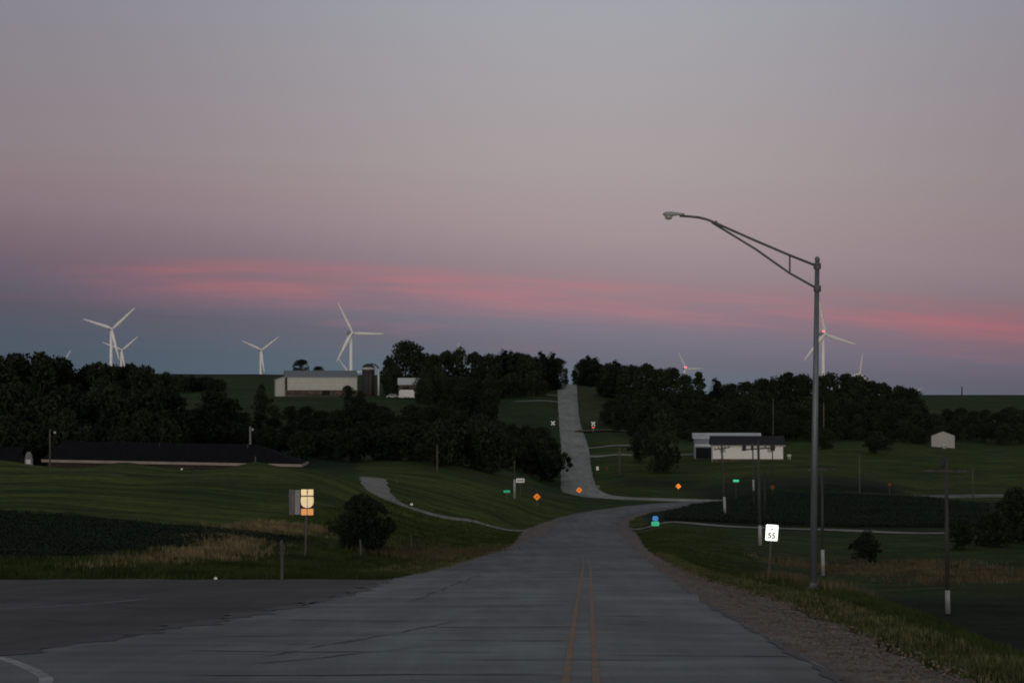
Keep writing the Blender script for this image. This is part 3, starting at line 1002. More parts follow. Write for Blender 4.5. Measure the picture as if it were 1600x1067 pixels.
def broad_tree(h, w, seed, low=0.07, nclump=34, leaves=4200, size=0.62, spiky=0.0):
    rs = random.Random(seed)
    cs, rr = [], []
    for i in range(nclump):
        t = rs.random() ** 0.85
        z = h * (low + (0.93 - low) * t)
        prof = math.sin(math.pi * min(1, (t * 0.82 + 0.16))) ** 0.6
        rmax = w / 2 * prof * 0.74
        q = rs.uniform(0, 2 * math.pi)
        r = rmax * math.sqrt(rs.random()) if i > 3 else rmax * 0.2
        cs.append((r * math.cos(q), r * math.sin(q), z))
        rr.append(w * rs.uniform(0.13, 0.23))
    for i in range(int(spiky * 8)):
        q = rs.uniform(0, 2 * math.pi)
        r = w * rs.uniform(0.05, 0.33)
        cs.append((r * math.cos(q), r * math.sin(q), h * (rs.uniform(0.86, 0.97) - 0.25 * (r / w))))
        rr.append(w * rs.uniform(0.06, 0.10))
    # loose sprays that break the outline
    for i in range(26):
        t = rs.uniform(0.25, 1.0)
        q = rs.uniform(0, 2 * math.pi)
        prof = math.sin(math.pi * min(1, (t * 0.82 + 0.16))) ** 0.6
        r = w / 2 * prof * rs.uniform(0.82, 1.05)
        cs.append((r * math.cos(q), r * math.sin(q), h * (low + (0.95 - low) * t)))
        rr.append(w * rs.uniform(0.035, 0.075))
    tot = sum(r ** 1.7 for r in rr)
    per = [max(20, int(leaves * r ** 1.7 / tot)) for r in rr]
    V, Fc = leaf_cloud(cs, rr, per, size)
    V[:, 2] = np.maximum(V[:, 2], 0.12)
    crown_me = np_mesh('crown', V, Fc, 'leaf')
    tr = MB()
    tr.tube([(0, 0, -0.6), (0.02 * h, 0, h * 0.25), (0, 0.02 * h, h * 0.55), (0, 0, h * 0.8)], [0.026 * h, 0.02 * h, 0.012 * h, 0.004 * h], 7)
    for c in cs[4:14]:
        z0 = min(c[2] * 0.7, h * 0.6)
        tr.tube([(0, 0.01 * h, z0), (c[0] * 0.5, c[1] * 0.5, (z0 + c[2]) / 2 + 0.02 * h), c], [0.009 * h, 0.006 * h, 0.002 * h], 5)
    return tr.mesh('trunk', 'bark'), crown_me, h, w


def spruce_tree(h, w, seed):
    rs = random.Random(seed)
    V = []
    k = 0
    z = h * 0.06
    tiers = []
    while z < h * 0.985:
        r = w / 2 * (1 - z / h) ** 0.62 * rs.uniform(0.82, 1.12) + 0.12
        tiers.append((z, r))
        z += h * 0.026
    for z, r in tiers:
        m = max(7, int(18 * r / (w / 2) + 8))
        for i in range(m):
            q = rs.uniform(0, 2 * math.pi)
            rl = r * rs.uniform(0.7, 1.1)
            d = np.array([math.cos(q), math.sin(q), 0])
            sd_ = np.array([-math.sin(q), math.cos(q), 0])
            for j in range(5):
                a, b = rl * (j / 5), rl * (j + 1.25) / 5
                dz = lambda t: -0.28 * t + 0.13 * t * t / max(rl, .1)
                wd = 0.13 * rl * (1.15 - j / 6) + 0.16
                p0 = d * a + np.array([0, 0, z + dz(a) + rs.uniform(-.08, .08)])
                p1 = d * b + np.array([0, 0, z + dz(b) + rs.uniform(-.08, .08)])
                mid = (p0 + p1) / 2
                V += [p0, mid + sd_ * wd - np.array([0, 0, .12]), p1, mid - sd_ * wd - np.array([0, 0, .12])]
    V = np.array(V)
    zz = [h * (0.08 + 0.055 * i) for i in range(16)]
    rad = [0.5 * w * (1 - z / h) ** 0.7 * 0.62 for z in zz]
    V2, _ = leaf_cloud([(rs.uniform(-.12, .12) * w, rs.uniform(-.12, .12) * w, z) for z in zz], rad, [int(60 + 110 * r) for r in rad], .6)
    V = np.concatenate([V, V2])
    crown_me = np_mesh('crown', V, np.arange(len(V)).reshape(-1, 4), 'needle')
    tr = MB().tube([(0, 0, -0.6), (0, 0, h * 0.5), (0, 0, h * 0.98)], [0.02 * h, 0.012 * h, 0.002 * h], 7)
    return tr.mesh('trunk', 'bark'), crown_me, h, w


PROTO = {
    'broad': [broad_tree(14, 11, 1), broad_tree(14, 12, 2, nclump=38, spiky=.5), broad_tree(14, 10, 3), broad_tree(14, 9, 4, spiky=1.0), broad_tree(14, 11.5, 21, spiky=.3), broad_tree(14, 10.5, 22, spiky=.8)],
    'tall': [broad_tree(15, 6.5, 5, low=.06, nclump=30, leaves=3600, spiky=.6, size=.55), broad_tree(15, 5.5, 6, low=.06, nclump=30, leaves=3600, spiky=.4, size=.55)],
    'spruce': [spruce_tree(15, 9.5, 7), spruce_tree(15, 8.5, 8)],
    'bush': [broad_tree(5, 6.0, 9, low=.05, nclump=26, leaves=3000, size=.36), broad_tree(5, 5.2, 10, low=.04, nclump=22, leaves=3000, size=.34)],
    'near': [broad_tree(3.1, 3.7, 12, low=.05, nclump=26, leaves=13000, size=.13, spiky=1.6)],
}


def place_tree(px, topy, Y, kind, label, group=None, wide=1.0, name=None, cat='tree'):
    x = (px - 800) / F * Y
    zg = g1(x, Y)
    h = EYE - (topy - HZN) / F * Y - zg
    if h < 1.2:
        h = 1.2
    tr, cr, h0, w0 = random.choice(PROTO[kind])
    s = h / h0
    k = max(0.6, min(1.6, (1.0 / s) ** 0.25)) * wide
    nm = name or {'broad': 'broadleaf_tree', 'tall': 'slender_tree', 'spruce': 'spruce_tree', 'bush': 'bush', 'near': 'bush'}[kind]
    t = thing(nm, label, cat, (x, Y, zg), random.uniform(0, 6.28), group)
    t.scale = (s * k, s * k, s)
    obj('trunk', tr, t)
    obj('crown', cr, t)
    return t


LB = {
    'far_left': ('dark leafy tree in the wood behind the long low roof', 'wood behind the long low roof'),
    'far_left_under': ('lower dark tree at the front edge of the wood behind the long roof', 'front edge of the wood behind the long roof'),
    'ridge': ('small distant tree in the dark line along the hill field', 'tree line on the hill field'),
    'mid': ('dark tree in the dense belt below the white barn', 'tree belt below the white barn'),
    'top': ('leafy tree in the hilltop wood beside the climbing road', 'hilltop wood beside the climbing road'),
    'topin': ('dark tree inside the hilltop wood, below its skyline', 'inner trees of the hilltop wood'),
    'low': ('dark tree at the foot of the hill beside the climbing road', 'trees at the foot of the hill'),
    'crest': ('tree on the crest across the climbing road from the hilltop wood', 'trees on the road crest'),
    'east': ('dark tree on the skyline of the long wood behind the white house', 'long wood behind the white house'),
    'eastin': ('dark tree in the body of the long wood behind the white house', 'body of the long wood behind the white house'),
    'eastlow': ('low dark tree along the wood edge behind the small white shed', 'wood edge behind the small shed'),
}


ORD = ('first second third fourth fifth sixth seventh eighth ninth tenth eleventh twelfth thirteenth fourteenth fifteenth sixteenth '
       'seventeenth eighteenth nineteenth twentieth twenty-first twenty-second twenty-third twenty-fourth').split()
ROWS = {'far_left': ('{} skyline tree, from the picture edge, in the wood behind the long roof', 1),
        'top': ('{} leafy skyline tree, from the barn side, in the hilltop wood', 1),
        'crest': ('{} tree counted from the road on the crest facing the hilltop wood', 1),
        'east': ('{} skyline tree, from the climbing road, in the wood behind the white house', 1),
        'ridge': ('{} small tree, from the far wood, in the dark line across the hill field', 1)}


SPLIT = {
    'mid': [(360, 'dark tree of the belt between the far wood and the white barn', 'belt beside the far wood'),
            (470, 'dark tree of the belt below the lean-to end of the white barn', 'belt below the lean-to'),
            (565, 'dark tree of the belt below the long wall of the white barn', 'belt below the barn wall'),
            (640, 'dark tree of the belt below the silo and pale-roofed shed', 'belt below the silo'),
            (2000, 'dark tree of the belt behind the tan meadow pole', 'belt behind the meadow pole')],
    'eastin': [(1075, 'dark tree in the wood body between climbing road and white house', 'wood body beside the climbing road'),
               (1150, 'dark tree in the wood body behind the pale-roofed garage', 'wood body behind the garage'),
               (1230, 'dark tree in the wood body behind the dark-roofed end of the white house', 'wood body behind the house'),
               (1330, 'dark tree in the wood body behind the street lamp pole', 'wood body behind the street lamp'),
               (2000, 'dark tree in the wood body between street lamp and small shed', 'wood body towards the shed')],
    'low': [(770, 'dark tree at the hill foot straight below the hilltop wood', 'hill foot below the hilltop wood'),
            (2000, 'dark tree crowding the foot of the climbing road', 'hill foot at the climbing road')],
    'far_left_under': [(78, 'lower dark tree in the wood between picture edge and yard lamp pole', 'wood front by the picture edge'),
                       (2000, 'lower dark tree in the wood directly behind the long roof', 'wood front behind the long roof')],
    'topin': [(770, 'dark tree inside the hilltop wood nearer the pale-roofed shed', 'hilltop wood body near the shed'),
              (2000, 'dark tree inside the hilltop wood nearer the climbing road', 'hilltop wood body near the road')],
    'eastlow': [(1500, 'low dark tree of the wood edge directly behind the small shed', 'wood edge behind the shed'),
                (2000, 'low dark tree of the wood edge between shed and picture edge', 'wood edge past the shed')]}


def grove(key, specs):
    specs = sorted(specs, key=lambda s: s[0])
    for i, s in enumerate(specs):
        px, ty, Y, kind = s[:4]
        lb, gp_ = (ROWS[key][0].format(ORD[i]) if key in ROWS else LB[key][0]), LB[key][1]
        for lim, l2, g2 in SPLIT.get(key, ()):
            if px < lim:
                lb, gp_ = l2, g2
                break
        place_tree(px, ty, Y, kind, lb, gp_, *(s[4:]))


grove('far_left', [(-22, 552, 330, 'broad'), (20, 548, 335, 'tall'), (45, 556, 340, 'broad'), (62, 546, 328, 'tall'), (84, 555, 340, 'broad'), (101, 567, 350, 'broad', .8),
                   (137, 566, 345, 'tall'), (156, 561, 332, 'tall'), (178, 569, 350, 'broad'), (204, 564, 340, 'tall'), (224, 571, 338, 'broad', .8), (3, 560, 325, 'broad')])
grove('far_left_under', [(px, 608 + random.uniform(-16, 26), random.uniform(296, 322), 'broad') for px in range(-20, 262, 21)])
grove('far_left_under', [(px, 655 + random.uniform(-14, 14), random.uniform(284, 294), 'bush', .9) for px in range(-10, 262, 24)])
grove('ridge', [(px, 583 + (px - 240) * 0.10 + random.uniform(-3, 3), 860 + random.uniform(-20, 20), 'bush') for px in range(238, 352, 6)])
grove('mid', [(px, ty, Y, k) for px, ty, Y, k in (
    (262, 618, 370, 'broad'), (285, 640, 360, 'broad'), (310, 636, 370, 'broad'), (335, 612, 430, 'broad'), (355, 622, 420, 'broad'), (382, 652, 380, 'broad'),
    (408, 614, 560, 'broad'), (425, 652, 400, 'broad'), (452, 662, 380, 'broad'), (480, 648, 390, 'broad'), (508, 652, 400, 'broad'), (532, 640, 420, 'broad'),
    (556, 618, 520, 'broad'), (578, 628, 470, 'broad'), (600, 642, 420, 'broad'), (625, 648, 410, 'broad'), (650, 642, 420, 'broad'), (672, 636, 440, 'broad'))])
grove('mid', [(px, 640 + random.uniform(-10, 12), random.uniform(430, 520), 'broad') for px in range(262, 690, 24)])
place_tree(544, 601, 700, 'broad', 'bushy dark tree in front of the white barn end wall', wide=.8)
place_tree(408, 600, 740, 'broad', 'dark tree beside the lean-to end of the white barn', wide=.7)
grove('mid', [(px, 668 + random.uniform(-14, 12), random.uniform(330, 350), 'bush') for px in range(268, 780, 25)])
place_tree(424, 622, 700, 'bush', 'dark bush below the lean-to end of the white barn')
place_tree(564, 610, 705, 'broad', 'dark tree below the silo beside the white barn', wide=.8)
place_tree(634, 534, 800, 'broad', 'tallest round-headed tree at the barn end of the hilltop wood', wide=1.1)
grove('top', [(610, 558, 790, 'broad', .8), (658, 549, 800, 'broad'), (680, 555, 790, 'broad'), (700, 547, 800, 'broad'), (720, 543, 800, 'broad', .8), (742, 549, 800, 'broad'),
              (764, 551, 795, 'broad'), (822, 553, 800, 'broad'), (836, 556, 800, 'broad'), (872, 560, 805, 'broad', .8), (810, 552, 810, 'broad'), (780, 556, 806, 'broad'), (795, 557, 806, 'broad'), (852, 556, 806, 'broad', .9)])
for px, ty, lb in ((785, 543, 'pointed spruce in the hilltop wood, first of a close pair'), (798, 545, 'pointed spruce in the hilltop wood, second of a close pair'),
                   (845, 546, 'pointed spruce near the road end of the hilltop wood'), (861, 548, 'spruce at the very road end of the hilltop wood')):
    place_tree(px, ty, 800, 'spruce', lb, wide=1.1)
place_tree(884, 586, 900, 'broad', 'low round tree on the crest beside the climbing road top', wide=.8)
grove('topin', [(px, 582 + random.uniform(-10, 12), random.uniform(745, 775), 'broad') for px in range(664, 868, 17)])
grove('topin', [(px, 596 + random.uniform(-8, 10), random.uniform(690, 730), 'broad') for px in range(664, 770, 20)])
grove('low', [(714, 602, 600, 'broad'), (744, 592, 610, 'broad'), (692, 626, 560, 'broad'), (762, 610, 580, 'broad'), (720, 640, 500, 'broad'), (752, 645, 490, 'broad'), (700, 655, 450, 'broad'),
              (780, 656, 500, 'broad'), (800, 662, 480, 'broad'), (822, 664, 470, 'broad'), (842, 668, 460, 'broad'), (858, 680, 440, 'broad', .8), (864, 694, 420, 'bush'), (846, 690, 410, 'bush'),
              (826, 690, 405, 'bush'), (806, 688, 400, 'bush'), (786, 682, 395, 'bush'), (766, 678, 390, 'bush'), (740, 672, 385, 'bush')])
grove('crest', [(905, 566, 850, 'broad', .8), (897, 578, 880, 'broad', .6), (919, 553, 850, 'spruce', 1.2), (932, 556, 845, 'spruce', 1.2), (926, 562, 850, 'broad', .8), (912, 560, 852, 'broad', .7), (938, 568, 848, 'broad', .7)])
grove('east', [(955, 568, 756, 'broad', .8), (948, 565, 760, 'spruce', 1.2), (962, 560, 750, 'spruce', 1.2), (975, 569, 740, 'broad'), (990, 568, 730, 'broad'), (1008, 567, 720, 'broad'), (1028, 575, 720, 'broad'), (1048, 573, 715, 'broad'),
               (1070, 582, 710, 'broad', .8), (1140, 598, 700, 'broad'), (1165, 595, 695, 'broad'), (1190, 590, 690, 'broad'), (1212, 589, 690, 'broad'), (1231, 579, 680, 'tall', 1.2), (1253, 586, 680, 'broad'),
               (1275, 590, 680, 'broad'), (1296, 580, 675, 'broad'), (1322, 581, 675, 'tall', 1.3), (1340, 588, 670, 'broad'), (1360, 594, 670, 'broad'), (1380, 597, 665, 'broad'), (1404, 602, 665, 'broad'),
               (1424, 607, 660, 'broad', .8)])
place_tree(1093, 579, 700, 'tall', 'narrow tree beside the red-lamped turbine rotor on the skyline', wide=.95)
place_tree(1118, 588, 700, 'spruce', 'small pointed tree standing clear in the skyline dip of the wood', wide=1.2)
grove('eastin', [(px, 612 + 0.03 * (px - 940) + random.uniform(-12, 16), random.uniform(610, 655), 'broad') for px in range(950, 1445, 21)])
grove('eastin', [(px, 630 + random.uniform(-10, 10), random.uniform(600, 630), 'broad', 1.1) for px in range(958, 1440, 18)])
grove('eastin', [(px, 668 + random.uniform(-6, 6), random.uniform(555, 572), 'bush', 1.1) for px in range(1070, 1440, 16)])
grove('eastin', [(px, 648 + random.uniform(-10, 10), random.uniform(565, 595), 'broad', .9) for px in range(965, 1440, 25)])
grove('eastlow', [(px, 637 + random.uniform(-5, 8), random.uniform(600, 640), 'broad') for px in range(1440, 1660, 20)])
grove('eastlow', [(px, 660 + random.uniform(-5, 8), random.uniform(570, 590), 'bush') for px in range(1440, 1660, 26)])
place_tree(944, 648, 618, 'bush', 'dark bush beside the climbing road at the rail crossing')
place_tree(960, 646, 622, 'bush', 'dark bush between the crossing sign and the big roadside tree')
place_tree(1034, 642, 440, 'broad', 'large dark tree standing alone between the climbing road and white house', wide=.75)
place_tree(1006, 668, 470, 'bush', 'dark bush at the foot of the lone tree by the drives')
place_tree(1287, 668, 520, 'bush', 'round dark bush on the lawn behind the street lamp pole', wide=1.1)
place_tree(1372, 676, 500, 'bush', 'wide dark bush on the lawn between white house and shed', wide=1.4)
place_tree(1352, 832, 192, 'bush', 'small dark bush below the field lane', wide=.9)
place_tree(1508, 812, 208, 'bush', 'low dark bush where the field lane ends')
place_tree(1548, 800, 214, 'bush', 'dark bush beside the lane end, second from the picture edge')
place_tree(1592, 762, 222, 'bush', 'tall dark bush cut by the picture edge past the lane end', wide=.9)
place_tree(470, 561, 1010, 'broad', 'larger of two round trees behind the white barn roof', wide=1.2)
place_tree(497, 572, 1010, 'broad', 'smaller of two round trees behind the white barn roof', wide=1.2)
place_tree(566, 777, 122, 'near', 'round dark bush on the verge beside the bright route sign', wide=1.02)
place_tree(740, 726, 352, 'bush', 'low bush at the meadow edge under the tree belt')
place_tree(1040, 690, 445, 'bush', 'dense bush under the lone tree facing the white house')

# ------------------------------------------------------------------ grasses and crops


def blades(name, xs, ys, hmin, hmax, m, label, per=5, spread=0.16, bw=0.02, lean=0.45, cat='grass'):
    k = len(xs)
    z = ground(xs, ys)
    xs, ys, z = np.repeat(xs, per), np.repeat(ys, per), np.repeat(z, per)
    q = rng.uniform(0, 2 * np.pi, k * per)
    rad = spread * rng.random(k * per)
    bx, by = xs + rad * np.cos(q), ys + rad * np.sin(q)
    h = rng.uniform(hmin, hmax, k * per)
    q2 = rng.uniform(0, 2 * np.pi, k * per)
    wv = np.stack([np.cos(q2 + 1.57), np.sin(q2 + 1.57), 0 * h], 1) * (bw * rng.uniform(.6, 1.5, k * per))[:, None]
    b = np.stack([bx, by, z - 0.03], 1)
    ln_ = lean * h * rng.random(k * per)
    t = b + np.stack([ln_ * np.cos(q2), ln_ * np.sin(q2), h], 1)
    V = np.stack([b - wv, b + wv, t], 1).reshape(-1, 3)
    o = obj(name, np_mesh(name, V, np.arange(len(V)).reshape(-1, 3), m, 3))
    return tag(o, label, cat, kind='stuff')


def along(side, y0, y1, l0, l1, k, power=1.0):
    """points beside the main road, l0..l1 metres outside the gravel"""
    i0, i1 = np.searchsorted(main_p[:, 1], [y0, y1])
    # nearer stretches get more
    w = 1.0 / np.maximum(main_p[i0:i1, 1], 20) ** 0.7
    i = rng.choice(np.arange(i0, i1), size=k, p=w / w.sum())
    l = l0 + (l1 - l0) * rng.random(k) ** power
    jx = rng.uniform(-.8, .8, k)
    if side > 0:
        off = hr[i] + sr[i] + l
    else:
        off = -(hl[i] + sl[i] + l)
    t = np.stack([-main_n[i, 1], main_n[i, 0]], 1)
    return main_p[i, 0] + main_n[i, 0] * off + t[:, 0] * jx, main_p[i, 1] + main_n[i, 1] * off + t[:, 1] * jx


x, y = along(1, 22, 230, 0.15, 9, 30000, 1.3)
blades('verge_grass', x, y, .06, .22, 'grass', 'green grass on the embankment beside the gravel shoulder', bw=.018)
x, y = along(1, 22, 150, 0.15, 1.4, 7000, 1.0)
blades('dry_edge_grass', x, y, .07, .20, 'straw', 'pale dry grass fringe along the gravel shoulder', bw=.016)
x, y = along(-1, 81, 235, 0.1, 14, 16000, 1.2)
ok = y > 81.5
blades('verge_grass', x[ok], y[ok], .08, .26, 'grass', 'green grass beside the road below the route sign', bw=.02)
x, y = along(-1, 81, 180, -0.1, 2.5, 2500, 1.4)
ok = y > 81.5
blades('dry_edge_grass', x[ok], y[ok], .10, .25, 'straw', 'pale dry grass tufts along the road edge by the route sign', bw=.018)
# grass in front of the crop field by the side road
k = 9000
y = rng.uniform(81, 92, k)
x = rng.uniform(-26, -4, k)
blades('verge_grass', x, y, .10, .32, 'grass', 'rough green grass along the far edge of the dark side road', bw=.02)


def cloud(pts, k, rad, clumps=40, crad=0.9):
    """tufts gathered in clumps along a line"""
    P = resample(pts, 1.0)
    c = rng.integers(0, len(P), clumps)
    cx, cy = P[c, 0] + rng.normal(0, rad, clumps), P[c, 1] + rng.normal(0, rad, clumps)
    i = rng.integers(0, clumps, k)
    return cx[i] + rng.normal(0, crad, k), cy[i] + rng.normal(0, crad, k)


x, y = cloud([wp(110, 84), wp(250, 93), wp(360, 110), wp(455, 140)], 1900, .8, 30)
blades('tan_grass', x, y, .12, .38, 'light_tan_grass', 'tall dry tan grass at the edge of the dark crop field', per=7, spread=.25, bw=.02)
x, y = cloud([wp(1235, 84), wp(1330, 76), wp(1400, 69), wp(1480, 62)], 1900, 1.0, 26, .8)
blades('tan_grass', x, y, .15, .5, 'tan_grass', 'reddish dry grass on the embankment around the street lamp', per=6, spread=.25, bw=.018)
x, y = cloud([wp(1290, 186), wp(1430, 180), wp(1600, 172)], 1300, 5.0, 22, 2.2)
blades('tan_grass', x, y, .15, .45, 'tan_grass', 'dry tan grass in the low field behind the pole row', per=6, spread=.5, bw=.05)
x, y = cloud([wp(620, 120), wp(680, 135), wp(740, 155)], 700, 1.5)
blades('tan_grass', x, y, .2, .5, 'tan_grass', 'dry tan grass on the bank between bush and road', per=6, spread=.3, bw=.02)


# loose stones on the shoulder
x, y = along(1, 20, 120, -2.0, 0.25, 5000)
k = len(x)
sz = rng.uniform(.012, .04, k)[:, None]
octa = np.array([(1, 0, 0), (0, 1, 0), (-1, 0, 0), (0, -1, 0), (0, 0, .8), (0, 0, -.8)])
off = rng.uniform(.6, 1.3, (k, 6, 1))
ix, lt_ = near_path(x, y, main_p, main_n)
ok = lt_ > hr[ix] + .05
c = np.stack([x, y, EYE - main_p[ix, 2] - 0.05 + ((y - main_p[ix, 1]) * -0.0643)], 1)
V = (c[:, None] + octa[None] * off * sz[:, None])[ok].reshape(-1, 3)
f8 = np.array([(0, 1, 4), (1, 2, 4), (2, 3, 4), (3, 0, 4), (1, 0, 5), (2, 1, 5), (3, 2, 5), (0, 3, 5)])
tag(obj('gravel', np_mesh('gravel', V, (f8[None] + 6 * np.arange(int(ok.sum()))[:, None, None]).reshape(-1, 3), 'stone', 3)), 'loose stones strewn over the gravel shoulder', 'gravel', kind='stuff')


def leafy_rows(name, region, row, gap, ang, h, wdt, m, label, leaves=5, bw=.06):
    (x0, x1, y0, y1), test = region
    ca, sa = math.cos(ang), math.sin(ang)
    cx, cy = (x0 + x1) / 2, (y0 + y1) / 2
    rad = math.hypot(x1 - x0, y1 - y0) / 2
    a, b = np.meshgrid(np.arange(-rad, rad, row), np.arange(-rad, rad, gap))
    a, b = a.ravel() + rng.normal(0, row * .08, a.size), b.ravel() + rng.normal(0, gap * .3, b.size)
    xs, ys = cx + a * ca - b * sa, cy + a * sa + b * ca
    ok = test(xs, ys)
    xs, ys = xs[ok], ys[ok]
    k = len(xs)
    z = ground(xs, ys)
    per = leaves
    xs, ys, z = (np.repeat(v, per) for v in (xs, ys, z))
    H = np.repeat(h * rng.uniform(.82, 1.12, k), per)
    f = rng.uniform(.15, .9, k * per)
    q = rng.uniform(0, 6.283, k * per)
    d = np.stack([np.cos(q), np.sin(q), 0 * q], 1)
    s_ = np.stack([-np.sin(q), np.cos(q), 0 * q], 1) * (bw * rng.uniform(.7, 1.4, k * per))[:, None]
    p0 = np.stack([xs, ys, z + H * f * .75], 1)
    L_ = (wdt * rng.uniform(.5, 1.1, k * per))[:, None]
    p1 = p0 + d * L_ * .55 + np.array([0, 0, 1]) * (H * .28)[:, None]
    p2 = p0 + d * L_ + np.array([0, 0, 1]) * (H * rng.uniform(-.05, .25, k * per))[:, None]
    V = np.stack([p0 - s_ * .5, p1 - s_, p2, p1 + s_, ], 1).reshape(-1, 3)
    o = obj(name, np_mesh(name, V, np.arange(len(V)).reshape(-1, 4), m))
    return tag(o, label, 'crop', kind='stuff')


def in_corn(x, y):
    p = x / y * F + 800
    return (y > 246) & (y < 333 - np.clip((p - 1380) * 0.12, 0, 60)) & (p > 1040 + np.clip((y - 262) * 0.9, 0, 80)) & (p < 1545)


def in_crop(x, y):
    p = x / y * F + 800
    j = 14 * np.sin(x * 1.7) + 22 * np.sin(y * .9 + x) + rng.normal(0, 16, len(x))
    return (y > 90 + np.abs(j) * .05) & (y < 128 - np.clip((p - 100) * .012, 0, 10) + j * .03) & (p + j < 40 + (y - 88) * 12.5) & (p > -260)


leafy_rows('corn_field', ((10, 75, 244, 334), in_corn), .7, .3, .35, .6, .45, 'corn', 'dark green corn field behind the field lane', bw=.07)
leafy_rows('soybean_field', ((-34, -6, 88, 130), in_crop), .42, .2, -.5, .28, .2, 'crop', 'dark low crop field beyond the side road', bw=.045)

# ------------------------------------------------------------------ wind turbines


def turbine_parts():
    tw = MB().lathe([(2.4, 0), (2.2, 20), (1.9, 50), (1.5, TOWER - 1.6)], 18).mesh('tower', 'white_metal', True)
    na = MB()
    na.prism([(-1.7, -1.7), (1.7, -1.7), (1.9, -0.6), (1.7, 1.9), (-1.7, 1.9), (-1.9, -0.6)], -2.8, 7.5)
    na = na.mesh('nacelle', 'nacelle')
    hb = MB().lathe([(1.6, -1.3), (1.65, 0.2), (1.35, 1.4), (0.7, 2.3), (0.1, 2.6)], 14)
    hb.v = [(a, -c - 3.4, b) for a, b, c in hb.v]
    hb = hb.mesh('hub', 'white_metal', True)
    # blade along +z, chord along x, thin along y
    st = [(1.2, 2.0, 1.0), (3.5, 2.7, .9), (8, 4.3, .7), (14, 3.8, .5), (24, 2.9, .34), (34, 1.9, .2), (39, 1.0, .1), (40, .3, .05)]
    bl = MB()
    ring = 8
    vs, fs = [], []
    for z, c, t in st:
        tw_ = R(14) * (1 - z / 40)
        for k in range(ring):
            q = 2 * math.pi * k / ring
            xx, yy = c * (0.5 * math.cos(q) + 0.18), t * math.sin(q) * 0.9
            vs.append((xx * math.cos(tw_) - yy * math.sin(tw_), xx * math.sin(tw_) + yy * math.cos(tw_) - (z / 40) ** 2 * 1.5, z))
    for i in range(len(st) - 1):
        for k in range(ring):
            fs.append((i * ring + k, i * ring + (k + 1) % ring, (i + 1) * ring + (k + 1) % ring, (i + 1) * ring + k))
    fs.append(tuple(range((len(st) - 1) * ring, len(st) * ring)))
    bl.add(vs, fs)
    return tw, na, hb, bl.mesh('blade', 'white_metal', True)


tw, na, hb, bl = turbine_parts()
for px, py, Yt, ang, lit, lb in TURB:
    p = at(px, py, Yt)
    zb = g1(p.x, Yt) - 0.5
    yaw = R(28)
    hub_off = 4.0 * math.sin(yaw)
    t = thing('wind_turbine', lb, 'wind turbine', (p.x - hub_off, Yt, zb), yaw, 'wind turbines on the skyline')
    Ht = p.z - zb
    o = obj('tower', tw, t)
    o.scale = (1, 1, Ht / TOWER)
    obj('nacelle', na, t, (0, 0, Ht))
    obj('hub', hb, t, (0, 0, Ht))
    for k in range(3):
        b = obj('blade', bl, t, (0, -4.2, Ht))
        b.rotation_euler = (0, R(ang + 120 * k), 0)
    if lit:
        MB().lathe([(.3, -1.1), (1.0, -.7), (1.35, 0), (1.0, .8), (.3, 1.1)], 12).build('beacon', 'beacon', t, True, (0, -1.2, Ht + 2.9)).scale = (1.3, 1, 1.0) if Yt < 3000 else (2.7, 1, 2.3)  # real lamp, enlarged so that its bloom is put into the shape

# ------------------------------------------------------------------ street lamp
Yp = 66.0
bx = (1270 - 800) / F * Yp
bz = g1(bx, Yp)
lamp = thing('street_lamp', 'tall grey steel street lamp leaning slightly, with a trussed arm over the road', 'street lamp', (bx, Yp, bz))


def lp_(px, py):
    v = at(px, py, Yp) - Vector((bx, Yp, bz))
    return (v.x, v.y, v.z)


topx, topy_ = lp_(1277, 406)[0], lp_(1277, 406)[2]
MB().tube([(0, 0, -.4), (topx * .5, 0, topy_ * .5), (topx, 0, topy_)], [.112, .092, .068], 16).build('pole', 'pole_steel', lamp, True)
MB().lathe([(.20, 0), (.20, .05), (.13, .08), (.13, .22)], 12).build('base_plate', 'pole_steel', lamp)
MB().lathe([(.075, 0), (.08, .03), (.05, .09), (.01, .11)], 12).build('pole_cap', 'pole_steel', lamp, True, (topx, 0, topy_ - .01))
up_ = [lp_(*q) for q in ((1277, 416), (1234, 399), (1180, 376), (1130, 354), (1117, 348), (1104, 343), (1092, 340), (1078, 338.5), (1062, 337.5))]
MB().tube(up_, .036, 10).build('upper_arm', 'arm_steel', lamp, True)
MB().tube([lp_(1277, 451), lp_(1234, 427), (lp_(1180, 389)), lp_(1112, 347.5)], .032, 10).build('lower_arm', 'arm_steel', lamp, True)
MB().tube([lp_(1234, 399), lp_(1234, 426)], .026, 8).build('strut', 'arm_steel', lamp)
MB().tube([lp_(1119, 351), lp_(1119, 345)], .026, 8).build('strut', 'arm_steel', lamp)
for q in ((1277, 416), (1277, 451)):
    v = lp_(*q)
    MB().lathe([(.105, -.09), (.11, -.05), (.11, .05), (.105, .09)], 14, v).build('clamp', 'arm_steel', lamp)
